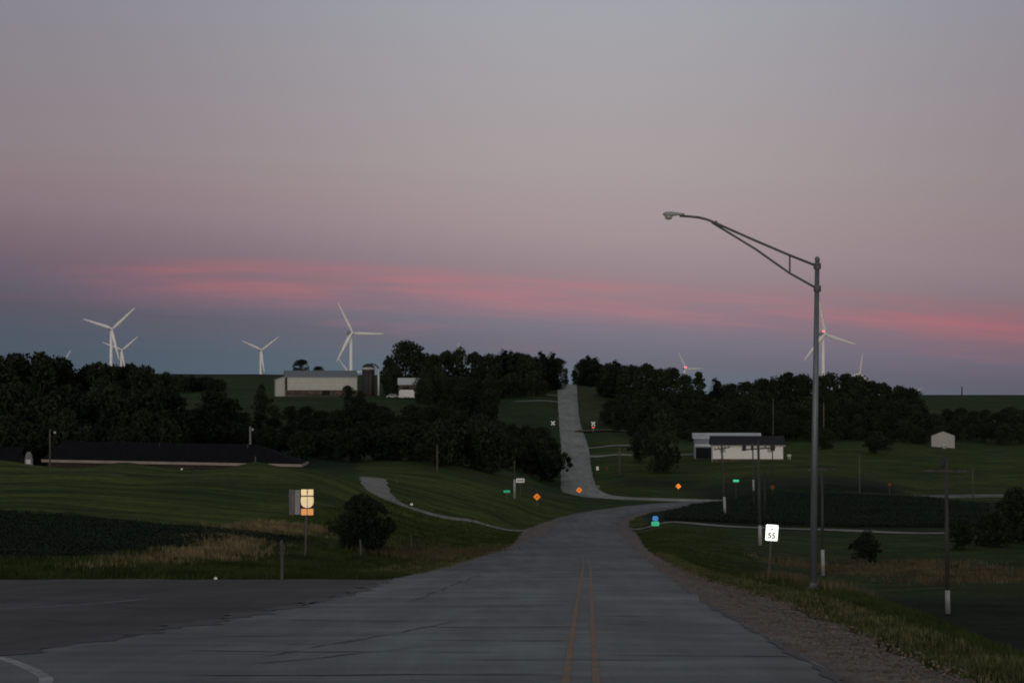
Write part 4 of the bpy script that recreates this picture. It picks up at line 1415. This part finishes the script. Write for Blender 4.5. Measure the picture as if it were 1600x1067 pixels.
# cobra head
hx = lp_(1052, 337)
hd = MB()
vs, fs = [], []
prof = [(-.31, .02, .02), (-.28, .09, .06), (-.20, .125, .085), (-.05, .12, .085), (.10, .085, .062), (.22, .055, .045), (.33, .042, .04)]
for a, w_, h_ in prof:
    for k in range(12):
        q = 2 * math.pi * k / 12
        vs.append((hx[0] + a, w_ * math.cos(q), hx[2] + .03 + h_ * math.sin(q) * (1.0 if math.sin(q) > 0 else .55)))
for i in range(len(prof) - 1):
    for k in range(12):
        fs.append((i * 12 + k, i * 12 + (k + 1) % 12, (i + 1) * 12 + (k + 1) % 12, (i + 1) * 12 + k))
fs += [tuple(range(12)), tuple(range(72, 84))]
head = hd.add(vs, fs).build('lamp_head', 'lamp_head', lamp, True)
MB().lathe([(.015, -.12), (.06, -.11), (.095, -.06), (.105, 0)], 14, (hx[0] - .14, 0, hx[2] - .005), 1.15, 1.0).build('lamp_bowl', 'lamp_glass', head, True)

# ------------------------------------------------------------------ utility poles


def utility_pole(px, py0, py1, Y, label, m='wood_pole', r=.15, sleeve=None, arms=(), cans=(), lean=0.0, group=None, brace=False, lamp_=None, name='utility_pole'):
    x = (px - 800) / F * Y
    zg = g1(x, Y)
    h = EYE - (py0 - HZN) / F * Y - zg
    t = thing(name, label, 'utility pole' if name == 'utility_pole' else 'pole', (x, Y, zg), 0, group)
    tx = lean * h
    MB().tube([(0, 0, -.5), (tx * .5, 0, h * .5), (tx, 0, h)], [r, r * .88, r * .72], 10).build('pole', m, t, True)
    if sleeve:
        a, b = sleeve
        MB().tube([(tx * a / h, 0, a), (tx * b / h, 0, b)], [r * 1.12, r * 1.06], 10).build('sleeve', 'sleeve', t, True)
    for za, half, tilt in arms:
        c = (tx * (h - za) / h, -r * .9, h - za)
        rot = Matrix.Rotation(R(tilt), 3, 'Y')
        ar = MB().box(c, (2 * half, .11, .13), rot).build('crossarm', 'wood_pole', t)
        for s in (-.92, -.4, .4, .92):
            v = Vector(c) + rot @ Vector((s * half, 0, .065))
            MB().lathe([(.035, 0), (.06, .05), (.06, .12), (.03, .17)], 8, v).build('insulator', 'dark_metal', ar)
    for xo, za, rr, hh in cans:
        MB().lathe([(rr * .8, 0), (rr, .08), (rr, hh - .1), (rr * .6, hh)], 12, (xo, -r, h - za)).build('transformer', 'dark_metal' if xo < 5 else 'sleeve', t, True)
    if brace:
        MB().tube([(tx, -.05, h - 1.9), (tx + 1.55, -.05, h - .75), (tx + 1.7, -.05, h - .7)], .035, 6).build('brace', 'wood_pole', t)
    if lamp_:
        MB().tube([(tx, 0, h - .25), (tx + lamp_ * .6, 0, h - .15), (tx + lamp_, 0, h - .3)], .03, 6).build('lamp_arm', 'dark_metal', t)
        MB().lathe([(.03, .15), (.11, .06), (.15, -.04), (.08, -.14)][::-1], 10, (tx + lamp_, 0, h - .4)).build('lamp_head', 'tank_white', t, True)
    return t


gp = 'utility poles with white guards along the lane'
utility_pole(1133, 692, 810, 268, 'utility pole with white guard and one crossarm, farthest of the guarded row', r=.15, sleeve=(.15, 2.3), arms=((.65, .95, -8),), lean=-.05, group=gp)
utility_pole(1188, 688, 856, 205, 'utility pole with transformers before the white house wall', r=.155, sleeve=(.1, 1.9), arms=((.75, 1.55, -4),), cans=((-1.5, .95, .19, .55), (1.12, .95, .2, .6), (-.75, .9, .13, .45)), lean=-.02, group=gp)
utility_pole(1286, 730, 903, 172, 'utility pole with white guard just beside the street lamp', r=.13, sleeve=(.1, 2.1), arms=((.15, 1.1, -2),), lean=-.012, group=gp)
utility_pole(1481, 716, 960, 134, 'nearest utility pole with white guard standing in the dark low field', r=.14, sleeve=(.1, 1.5), cans=((-.36, .55, .11, .5),), arms=((.75, 1.35, 1),), brace=True, lean=-.012, group=gp)
utility_pole(1178, 690, 770, 300, 'slim utility pole with white guard rising from the corn', r=.12, sleeve=(2.2, 3.7), lean=-.02)
utility_pole(1195, 737, 818, 250, 'short dark pole between the speed sign and the corn', m='dark_metal', r=.16, name='dark_pole')  # narrow dark upright, drawn as a plain pole
utility_pole(1207, 690, 765, 385, 'thin wooden pole in front of the white house corner', r=.12, name='wooden_pole')
utility_pole(1343, 712, 762, 345, 'bare grey pole on the lawn behind the corn', r=.13, m='post_wood', name='wooden_pole')
utility_pole(1520, 727, 780, 372, 'bare pale pole beside the distant road piece', r=.11, m='post_wood', name='wooden_pole')
utility_pole(1287, 628, 690, 540, 'reddish wooden pole in the wood behind the street lamp', r=.17, m='tan_pole', name='wooden_pole')
utility_pole(968, 699, 752, 432, 'tan wooden pole by the climbing road and orange sign', r=.2, m='tan_pole', name='wooden_pole')
utility_pole(804, 719, 792, 288, 'dark pole with pale guard beside the white rectangular sign', r=.13, sleeve=(.1, 2.6))
utility_pole(683, 695, 751, 300, 'tan wooden pole on the meadow before the dark tree belt', r=.14, m='tan_pole', name='wooden_pole')
utility_pole(78, 670, 722, 246, 'yard lamp pole at the end of the long low roof', r=.11, m='post_wood', lamp_=.55, name='yard_lamp_pole')
utility_pole(391, 666, 735, 280, 'pale pole rising behind the long low roof', r=.15, m='marker', lamp_=.3, name='yard_lamp_pole')
utility_pole(399, 713, 736, 238, 'short dark post before the eave of the long roof', r=.09, m='post_wood', name='wooden_post')
utility_pole(1503, 604, 640, 1150, 'tiny distant pole on the bare field skyline', r=.4, name='wooden_pole')
utility_pole(1208, 622, 700, 520, 'grey pole in the wood above the white house', r=.10, m='post_wood', name='wooden_pole')

for px, py0, Yf, lb in ((440, 846, 80, 'grey wooden fence post nearest the route sign at the side road'), (563, 846, 118, 'grey wooden fence post under the round bush'),
                        (642, 836, 140, 'grey wooden fence post on the bank between bush and road'), (620, 745, 262, 'thin dark post beside the gravel driveway')):
    x = (px - 800) / F * Yf
    zg = g1(x, Yf)
    h = max(.8, EYE - (py0 - HZN) / F * Yf - zg)
    t = thing('fence_post', lb, 'fence post', (x, Yf, zg), .2, 'fence posts')
    MB().tube([(0, 0, -.3), (.02, 0, h * .5), (.0, .02, h)], [.062, .058, .055], 8).build('post', 'post_wood', t)
    MB().lathe([(.055, 0), (.05, .03), (.02, .05)], 8, (0, .02, h)).build('post_top', 'post_wood', t)

# ------------------------------------------------------------------ signs


def text_mesh(s, size, m, name='lettering', bold=0.003):
    cu = bpy.data.curves.new(name, 'FONT')
    cu.body = s
    cu.size = size
    cu.align_x = 'CENTER'
    cu.align_y = 'CENTER'
    cu.extrude = 0.004
    cu.offset = bold
    cu.resolution_u = 3
    o = bpy.data.objects.new('tmp_text', cu)
    col.objects.link(o)
    dg = bpy.context.evaluated_depsgraph_get()
    me = bpy.data.meshes.new_from_object(o.evaluated_get(dg))
    bpy.data.objects.remove(o)
    me.materials.clear()
    me.materials.append(M[m])
    return me


def face_pose(x, Y, z):
    """turn that makes a panel (front = -y) look at the oncoming driver"""
    d = Vector((-x, -Y, EYE - 0.2 - z)).normalized()
    rz = math.atan2(d.x, -d.y)
    rx = math.asin(d.z)
    return rz, -rx


def sign(name, label, px, py, Y, panels, cat='sign', post='sign_post', pr=.045, roll=0.0, group=None, lean=0.0, base_up=0.0, turn=0.0):
    """(px, py) = middle of the panels; panels: list of (part name, polygon in x,z metres about the middle, material, depth step)"""
    c = at(px, py, Y)
    x = c.x
    zg = g1(x, Y)
    t = thing(name, label, cat, (x, Y, zg), 0, group)
    hz_ = c.z - zg
    rz, rx = face_pose(x, Y, c.z)
    fr_ = Matrix.Rotation(rz + turn, 4, 'Z') @ Matrix.Rotation(rx, 4, 'X') @ Matrix.Rotation(roll, 4, 'Y')
    ztop = max(max(q[1] for q in p[1]) for p in panels) if panels else .3
    MB().tube([(-lean * hz_, .05, -.3), (0, .05, hz_ + ztop * .8)], pr, 8).build('post', post, t)
    holder = Matrix.Translation((0, 0, hz_)) @ fr_
    for p in panels:
        nm, poly, m = p[:3]
        st = p[3] if len(p) > 3 else 0
        o = MB().prism(poly, -.012 - .008 * st, 0 - .008 * st).build(nm, m, t)
        o.matrix_local = holder
    return t, holder


def rect(w, h, cx=0, cz=0):
    return [(cx - w / 2, cz - h / 2), (cx + w / 2, cz - h / 2), (cx + w / 2, cz + h / 2), (cx - w / 2, cz + h / 2)]


def rrect(w, h, r, cx=0, cz=0):
    out = []
    for sx, sz, a0 in ((1, -1, -90), (1, 1, 0), (-1, 1, 90), (-1, -1, 180)):
        for k in range(4):
            a = R(a0 + 30 * k)
            out.append((cx + sx * (w / 2 - r) + r * math.cos(a), cz + sz * (h / 2 - r) + r * math.sin(a)))
    return out


def diamond(a):
    return [(0, -a), (a, 0), (0, a), (-a, 0)]


# speed limit sign
t, hold = sign('speed_limit_sign', 'white SPEED LIMIT 55 sign tilted on a thin post by the embankment', 1206, 832, 95,
               [('panel', rrect(.52, .68, .05), 's_white')], pr=.045, roll=R(4), lean=.07)
for s_t, size, zz in (('SPEED', .125, .25), ('LIMIT', .125, .13), ('55', .33, -.13)):
    o = obj('lettering', text_mesh(s_t, size, 'black', bold=.009 if size > .2 else .001), t)
    o.matrix_local = hold @ Matrix.Translation((0, -.017, zz)) @ Matrix.Rotation(R(90), 4, 'X')

# route marker assembly: direction plate, shield, arrow plate, and a duller pair facing away from the driver
halves = []


def half_shield(s, cx):
    pts = [(0.012, .25), (.285, .25), (.30, .15), (.30, .0), (.27, -.13), (.19, -.22), (.08, -.27), (.012, -.28)]
    pts = [(cx + s * a, b) for a, b in pts]
    return pts if s < 0 else pts[::-1]


pan = []
for s, cx in ((-1, 0), (1, 0)):
    pan.append(('direction_plate', rrect(.275, .29, .03, s * .152, .45), 's_cream'))
    pan.append(('route_shield', half_shield(s, 0), 's_cream'))
    pan.append(('arrow_plate', rrect(.275, .30, .03, s * .152, -.47), 's_orange'))
pan.append(('backing', rrect(.64, 1.28, .03, 0, 0), 'black', -1.5))
pan.append(('unlit_panel', rrect(.26, 1.20, .03, -.72, -.01), 'alu'))
pan.append(('unlit_panel', rrect(.23, 1.16, .03, -.46, -.01), 'nacelle', -1))
pan.append(('bracket', rect(.95, .06, -.42, .3), 'alu', -3))
sign('route_marker_sign', 'bright cream and orange route marker assembly with a dull panel beside it', 480, 784, 106, pan, pr=.05, lean=.04)

ctr = 'orange diamond warning signs'
arrow = [(-.10, -.30), (.06, -.30), (.06, -.02), (.24, -.02), (-.02, .32), (-.28, -.02), (-.10, -.02)]


def warn(px, py, Y, label, a=.42, m='s_warn', mark=True, tilt=-40):
    pans = [('panel', diamond(a), m)]
    if mark:
        ct, st_ = math.cos(R(tilt)), math.sin(R(tilt))
        k = a * 1.15
        pans.append(('arrow_mark', [(k * (x * ct - z * st_), k * (x * st_ + z * ct)) for x, z in arrow], 'black', 1.6))
    sign('warning_sign', label, px, py, Y, pans, group=ctr, pr=.04)


warn(839, 776, 282, 'orange warning sign with dark arrow on the meadow by the bend', .46)
warn(905, 765.5, 366, 'orange warning sign with dark arrow where the climbing road begins', .50)
warn(1060, 759.5, 372, 'orange warning sign with dark mark beyond the bend', .46, tilt=0)
warn(948, 732, 452, 'dim red-orange warning sign near the tan pole by the climbing road', .50, 's_dull', False)
warn(1207, 761, 338, 'dim orange warning sign behind the corn below the white house', .42, 's_dull', False)
warn(1390, 757, 338, 'small orange marker behind the corn below the shed', .34, 's_dull', False)
sign('street_name_sign', 'bright green street name sign on the meadow beside the guarded pole', 792, 767.5, 280, [('panel', rrect(.82, .30, .06), 's_green')], group='green street name signs', pr=.04)
sign('street_name_sign', 'green street name sign at the corn edge before the white house', 1150, 751, 336, [('panel', rrect(.85, .34, .06), 's_green')], group='green street name signs', pr=.04)
t, hold = sign('road_sign', 'white rectangular sign with dark lettering beside the guarded pole', 813, 750.5, 300,
               [('panel', rrect(1.1, .55, .05), 's_dim')] + [('marking', rect(.2, .26, cx, 0), 'alu', 1.5) for cx in (-.3, 0, .3)], pr=.05)
sign('marker_sign', 'stacked blue and green sign at the corner of the field lane', 1024, 814, 232,
     [('panel', rrect(.58, .52, .15, 0, .28), 's_blue'), ('panel', rrect(.80, .48, .12, 0, -.26), 's_green')], pr=.04)
sign('road_sign', 'small white diamond sign at the wood edge beside the climbing road', 855, 730.5, 440, [('panel', diamond(.44), 's_dim')], pr=.05)
sign('road_sign', 'narrow red marker sign at the wood edge beside the climbing road', 870, 731, 446, [('panel', rect(.3, .8), 's_red')], pr=.04)
sign('road_sign', 'small upright white sign near the orange one by the climbing road', 933.5, 731.5, 448, [('panel', rrect(.5, .75, .05), 's_dim')], pr=.05)
sign('road_sign', 'dull pale sign low beside the foot of the climbing road', 934, 760, 380, [('panel', rrect(.6, .5, .05), 'alu')], pr=.05)


def crossbuck(px, py, Y, label, red):
    def bar(a):
        c, s = math.cos(R(a)), math.sin(R(a))
        return [(x * c - z * s, x * s + z * c) for x, z in rect(1.35, .24)]
    pans = [('crossbuck_arm', bar(48), 's_dim'), ('crossbuck_arm', bar(-48), 's_dim', 1.6)]
    if red:
        pans.append(('lamp_plate', rrect(.75, .42, .15, 0, -.95), 's_red', .5))
    sign('railway_crossing_sign', label, px, py, Y, pans, post='s_dim' if red else 'sign_post', pr=.14 if red else .07, group='railway crossing signs')


crossbuck(864, 661, 596, 'white crossbuck sign on the wood side of the climbing road', False)
crossbuck(927, 662, 588, 'white crossbuck with red plate on the bush side of the climbing road', True)

for px, py, Yd, lb, rr in ((337, 907, 80.6, 'small white reflector at the far edge of the side road', .05), (284, 733, 225, 'small white reflector on the lawn before the long roof', .09),
                           (643, 794, 232, 'small bright reflector beside the gravel driveway', .13)):
    c = at(px, py, Yd)
    zg = g1(c.x, Yd)
    t = thing('reflector_post', lb, 'reflector', (c.x, Yd, zg), 0, 'roadside reflectors')
    hh = max(.12, c.z - zg)
    MB().tube([(0, 0, -.2), (0, 0, hh)], .02, 6).build('post', 'sign_post', t)
    rz, rx = face_pose(c.x, Yd, c.z)
    o = MB().prism([(rr * 1.2 * math.cos(q * .6283), rr * math.sin(q * .6283)) for q in range(10)], -.05, -.02).build('reflector', 's_white', t)
    o.matrix_local = Matrix.Translation((0, 0, hh)) @ Matrix.Rotation(rz, 4, 'Z') @ Matrix.Rotation(rx, 4, 'X')

# ------------------------------------------------------------------ buildings


def gable(t, L_, Dp, hw, hr_, wall, roof, over=.4, thick=.14, door=None):
    """ridge along x; base at z = 0, front = -y"""
    l, d = L_ / 2, Dp / 2
    w = MB()
    w.add([(-l, -d, -1), (l, -d, -1), (l, d, -1), (-l, d, -1), (-l, -d, hw), (l, -d, hw), (l, d, hw), (-l, d, hw), (-l, 0, hr_), (l, 0, hr_)],
          [(0, 1, 5, 4), (2, 3, 7, 6), (1, 2, 6, 9, 5), (3, 0, 4, 8, 7)])
    w.build('wall', wall, t)
    sl_ = (hr_ - hw) / d
    ez = hw - sl_ * over
    for s in (-1, 1):
        r_ = MB()
        q = [(-l - over, s * (d + over), ez), (l + over, s * (d + over), ez), (l + over, 0, hr_), (-l - over, 0, hr_)]
        r_.add(q + [(a, b, c + thick) for a, b, c in q], [(0, 1, 2, 3), (4, 7, 6, 5), (0, 4, 5, 1), (1, 5, 6, 2), (2, 6, 7, 3), (3, 7, 4, 0)])
        r_.build('roof', roof, t)
    MB().box((0, 0, hr_ + thick + .02), (L_ + 2 * over, .35, .08)).build('ridge_cap', roof, t)
    return t


def bx_(t, name, c, d, m):
    return MB().box(c, d).build(name, m, t)


# white barn on the hill
Yb = 790
x0 = (501 - 800) / F * Yb
zg = g1(x0, Yb - 5)
barn = thing('barn', 'long white barn with grey metal roof on the hillside', 'barn', (x0, Yb, zg), R(9))
hb_ = EYE - (589 - HZN) / F * Yb - zg
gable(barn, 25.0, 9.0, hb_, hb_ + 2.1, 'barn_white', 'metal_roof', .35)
bx_(barn, 'footing', (0, -4.62, hb_ - 5.9), (25.3, .25, 2.6), 'stone_base')
bx_(barn, 'footing', (12.62, 0, hb_ - 5.9), (.25, 9.2, 2.6), 'stone_base')
bx_(barn, 'door', (1.5, -4.78, hb_ - 5.8), (2.6, .1, 2.2), 'opening')
bx_(barn, 'door', (-8.5, -4.78, hb_ - 5.8), (2.0, .1, 2.2), 'silo_rust')
bx_(barn, 'door', (12.68, -.5, hb_ - 2.4), (.1, 2.4, 3.0), 'opening')
lt = MB()
lt.add([(-16, -4.2, -1), (-12.7, -4.2, -1), (-12.7, 4.2, -1), (-16, 4.2, -1), (-16, -4.2, hb_ - 1.0), (-12.7, -4.2, hb_ + .1), (-12.7, 4.2, hb_ + .1), (-16, 4.2, hb_ - 1.0)],
       [(0, 1, 5, 4), (1, 2, 6, 5), (2, 3, 7, 6), (3, 0, 4, 7)])
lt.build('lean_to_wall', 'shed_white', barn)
q = [(-16.4, -4.5, hb_ - 1.05), (-12.66, -4.5, hb_ + .15), (-12.66, 4.5, hb_ + .15), (-16.4, 4.5, hb_ - 1.05)]
MB().add(q + [(a, b, c + .12) for a, b, c in q], [(0, 3, 2, 1), (4, 5, 6, 7), (0, 1, 5, 4), (1, 2, 6, 5), (2, 3, 7, 6), (3, 0, 4, 7)]).build('lean_to_roof', 'metal_roof', barn)
bx_(barn, 'corner_post', (-12.4, -4.68, hb_ - 2.3), (.7, .12, 4.6), 'opening')

# silo
Ys_ = 785
xs_ = (575.5 - 800) / F * Ys_
zg = g1(xs_, Ys_)
hs = EYE - (577 - HZN) / F * Ys_ - zg
silo = thing('silo', 'dark stave silo with pale rim and rusty chute beside the barn', 'silo', (xs_, Ys_, zg))
MB().lathe([(2.2, -1), (2.2, hs * .5), (2.2, hs)], 20).build('shell', 'silo', silo, True)
for k in range(6):
    MB().lathe([(2.22, 0), (2.26, .03), (2.26, .09), (2.22, .12)], 20, (0, 0, hs * (.1 + .15 * k))).build('hoop', 'dark_metal', silo)
MB().lathe([(2.28, 0), (2.3, .1), (2.3, .75), (2.2, .8)], 20, (0, 0, hs - .1)).build('rim', 'shed_white', silo)
MB().lathe([(2.25, 0), (1.9, .55), (1.2, 1.05), (.4, 1.3), (.05, 1.35)], 20, (0, 0, hs + .68)).build('dome', 'silo', silo, True)
MB().tube([(.9, -2.25, -.5), (.9, -2.25, hs)], .4, 8).build('chute', 'silo_rust', silo, True)
MB().tube([(3.6, -.3, -.5), (3.6, -.3, hs + .2)], .35, 8).build('blower_pipe', 'pale_roof', silo, True)
MB().tube([(3.6, -.3, hs + .1), (3.2, -.3, hs + 1.0), (2.2, -.2, hs + 1.7), (.8, 0, hs + 2.0)], [.28, .26, .22, .2], 8).build('filler_spout', 'dark_metal', silo, True)

# farmhouse with pale roof by the hilltop wood
Yh = 775
xh = (640 - 800) / F * Yh
zg = g1(xh, Yh)
hh = EYE - (600 - HZN) / F * Yh - zg
fh = thing('farm_shed', 'brown shed with pale blue-grey roof below the hilltop wood', 'shed', (xh, Yh, zg), R(6))
gable(fh, 7.6, 6.0, hh, hh + 1.9, 'stone_base', 'pale_roof', .35)
bx_(fh, 'door', (-1.4, -3.05, hh * .4), (2.2, .1, hh * .75), 'opening')
bx_(fh, 'window', (2.0, -3.05, hh * .55), (1.0, .1, .9), 'glass')

# white stock trailer
Yr = 752
xr = (636 - 800) / F * Yr
zg = g1(xr, Yr)
tr = thing('stock_trailer', 'white stock trailer parked below the pale-roofed shed', 'trailer', (xr, Yr, zg), R(-6))
hq = max(1.0, EYE - (609 - HZN) / F * Yr - zg)
MB().prism([(-2.6, .55), (2.6, .55), (2.6, hq), (-2.2, hq), (-2.6, hq - .5)], -1.0, 1.0).build('body', 'tank_white', tr)
bx_(tr, 'rear_panel', (2.66, 0, hq * .55), (.1, 1.9, hq * .8), 'pale_roof')
MB().tube([(-2.6, 0, .6), (-3.9, 0, .6), (-4.3, 0, .75)], .07, 6).build('hitch', 'dark_metal', tr)
for xw in (-.5, .6):
    for s in (-1, 1):
        w_ = MB().lathe([(.2, -.1), (.38, -.09), (.4, 0), (.38, .09), (.2, .1)], 14)
        w_.v = [(a + xw, s * .95 + c, b + .4) for a, b, c in w_.v]
        w_.build('wheel', 'tyre', tr)
pk = thing('parked_car', 'small pale car parked behind the white stock trailer', 'car', ((614 - 800) / F * 758, 758, g1((614 - 800) / F * 758, 758)), R(-8))
MB().prism([(-2.1, .3), (2.1, .3), (2.15, .75), (1.3, .85), (.75, 1.4), (-.9, 1.42), (-1.5, .9), (-2.1, .8)], -.85, .85).build('body', 'shed_white', pk)
MB().prism([(-1.25, .9), (1.1, .88), (.68, 1.33), (-.85, 1.35)], -.87, .87).build('side_window', 'glass', pk)
for xw in (-1.3, 1.3):
    for s in (-1, 1):
        w_ = MB().lathe([(.15, -.1), (.3, -.09), (.32, 0), (.3, .09), (.15, .1)], 14)
        w_.v = [(a + xw, s * .8 + c, b + .32) for a, b, c in w_.v]
        w_.build('wheel', 'tyre', pk)

# long low house whose dark roof shows over the lawn
Yl = 266
xl = (277 - 800) / F * Yl
zg = g1(xl, Yl)
ez = EYE - (722 - HZN) / F * (Yl - 5) - zg
rz_ = EYE - (692 - HZN) / F * Yl - zg
house = thing('long_house', 'long low house, only its dark hipped roof and pale eave showing over the lawn', 'house', (xl, Yl, zg), R(1.2), tilt=(0, R(1.1)))
l, d = 15.1, 5.2
MB().box((0, 0, ez / 2 - .6), (2 * l - 1.2, 2 * d - 1.2, ez + 1.2)).build('wall', 'brick', house)
MB().add([(-l, -d, ez), (l, -d, ez), (l, d, ez), (-l, d, ez), (-l + 1.5, 0, rz_), (l - 5.6, 0, rz_)],
         [(0, 1, 5, 4), (1, 2, 5), (2, 3, 4, 5), (3, 0, 4), (3, 2, 1, 0)]).build('roof', 'dark_roof', house)
bx_(house, 'fascia', (0, -d - .03, ez - .10), (2 * l, .06, .30), 'fascia')
bx_(house, 'fascia', (l + .03, 0, ez - .10), (.06, 2 * d, .30), 'fascia')
for xx in (-2.0, 8.4):
    MB().tube([(xx, -1.2, rz_ - 1.2), (xx, -1.2, rz_ + .05)], .08, 6).build('vent_pipe', 'dark_metal', house)
n2 = thing('neighbour_house', 'dark low roof cut by the picture edge beyond the pale marker', 'house', ((-40 - 800) / F * 268, 268, g1((-40 - 800) / F * 268, 268)), 0)
gable(n2, 11, 9, ez * .8, ez * .8 + 2.0, 'brick', 'dark_roof', .5)
bx_(n2, 'fascia', (0, -5.03, ez * .8 - .2), (12, .06, .25), 'blue_grey')

# pale marker
xm = (45 - 800) / F * 232
mk = thing('stone_marker', 'small pale rounded marker standing at the lawn edge beside the yard lamp pole', 'marker', (xm, 232, g1(xm, 232)))
MB().prism([(-.42, -.2), (.42, -.2), (.40, .5), (.30, 1.05), (.14, 1.32), (-.12, 1.33), (-.28, 1.08), (-.38, .5)], -.18, .18).build('stone', 'marker', mk)
MB().box((0, -.2, .32), (.5, .1, .45)).build('pale_plate', 'pale_roof', mk)

# white house below the eastern wood
Yw = 470
xw_ = (1167 - 800) / F * Yw
zg = g1(xw_, Yw)
hw_ = EYE - (693.5 - HZN) / F * Yw - zg
wh = thing('white_house', 'long white single-storey house with dark roof below the wood', 'house', (xw_, Yw, zg), R(-3))
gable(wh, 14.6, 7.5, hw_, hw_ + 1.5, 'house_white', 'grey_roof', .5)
bx_(wh, 'fascia', (0, -4.28, hw_ - .28), (15.6, .06, .2), 'shed_white')
bx_(wh, 'foundation', (0, -3.78, -.2), (14.7, .1, .9), 'stone_base')
for xx in (-5.2, 4.6):
    wn_ = bx_(wh, 'window', (xx, -3.78, hw_ * .62), (1.1, .08, .8), 'shed_white')
    bx_(wh, 'pane', (xx, -3.84, hw_ * .62), (.95, .05, .65), 'shed_white').parent = wn_
Yg = 484
xg = (1135 - 800) / F * Yg
zg = g1(xg, Yg)
gr = thing('garage', 'pale metal-roofed garage with blue-grey gable behind the white house', 'garage', (xg, Yg, zg), R(-3))
hg_ = EYE - (684 - HZN) / F * Yg - zg
gable(gr, 14.0, 8.0, hg_, hg_ + .85, 'blue_grey', 'pale_roof', .4)
bx_(gr, 'open_bay', (-5.1, -4.06, (hg_ - 1.7) / 2 - .2), (3.4, .1, hg_ - 1.9), 'opening')
bx_(gr, 'lower_panel', (-5.1, -4.08, hg_ - 1.5), (3.6, .12, .5), 'pale_roof')
bx_(gr, 'bay_post', (-6.85, -4.1, (hg_ - 1.7) / 2 - .2), (.25, .2, hg_ - 1.4), 'shed_white')


def gas_tank(px, Y, label, ln_=1.7, r=.42, rz=.2):
    x = (px - 800) / F * Y
    t = thing('gas_tank', label, 'tank', (x, Y, g1(x, Y)), rz, 'white gas tanks')
    o = MB().lathe([(.02, -ln_ / 2 - .22), (r * .6, -ln_ / 2 - .15), (r, -ln_ / 2 + .05), (r, ln_ / 2 - .05), (r * .6, ln_ / 2 + .15), (.02, ln_ / 2 + .22)], 14)
    o.v = [(c, a, b + .75) for a, b, c in o.v]
    o.build('tank', 'tank_white', t, True)
    for s in (-.5, .5):
        MB().box((s * ln_ * .7, 0, .2), (.15, .6, .5)).build('leg', 'sleeve', t)


gas_tank(1233, 470, 'small white gas tank on the lawn beside the white house', .55, .3)

# small shed
Ysd = 545
xsd = (1473 - 800) / F * Ysd
zg = g1(xsd, Ysd)
sh = thing('garden_shed', 'small white gable-fronted shed before the dark wood', 'shed', (xsd, Ysd, zg), R(80.5))
hsd = EYE - (680 - HZN) / F * Ysd - zg
gable(sh, 7.0, 5.5, hsd, hsd + 1.05, 'shed_white', 'dark_roof', .12)
gas_tank(1475, 536, 'small white tank in front of the little gable shed', .45, .26)
bx_(sh, 'door', (-3.55, 0, hsd * .38), (.08, 2.4, hsd * .8), 'shed_white')

print('objects', len(bpy.data.objects))
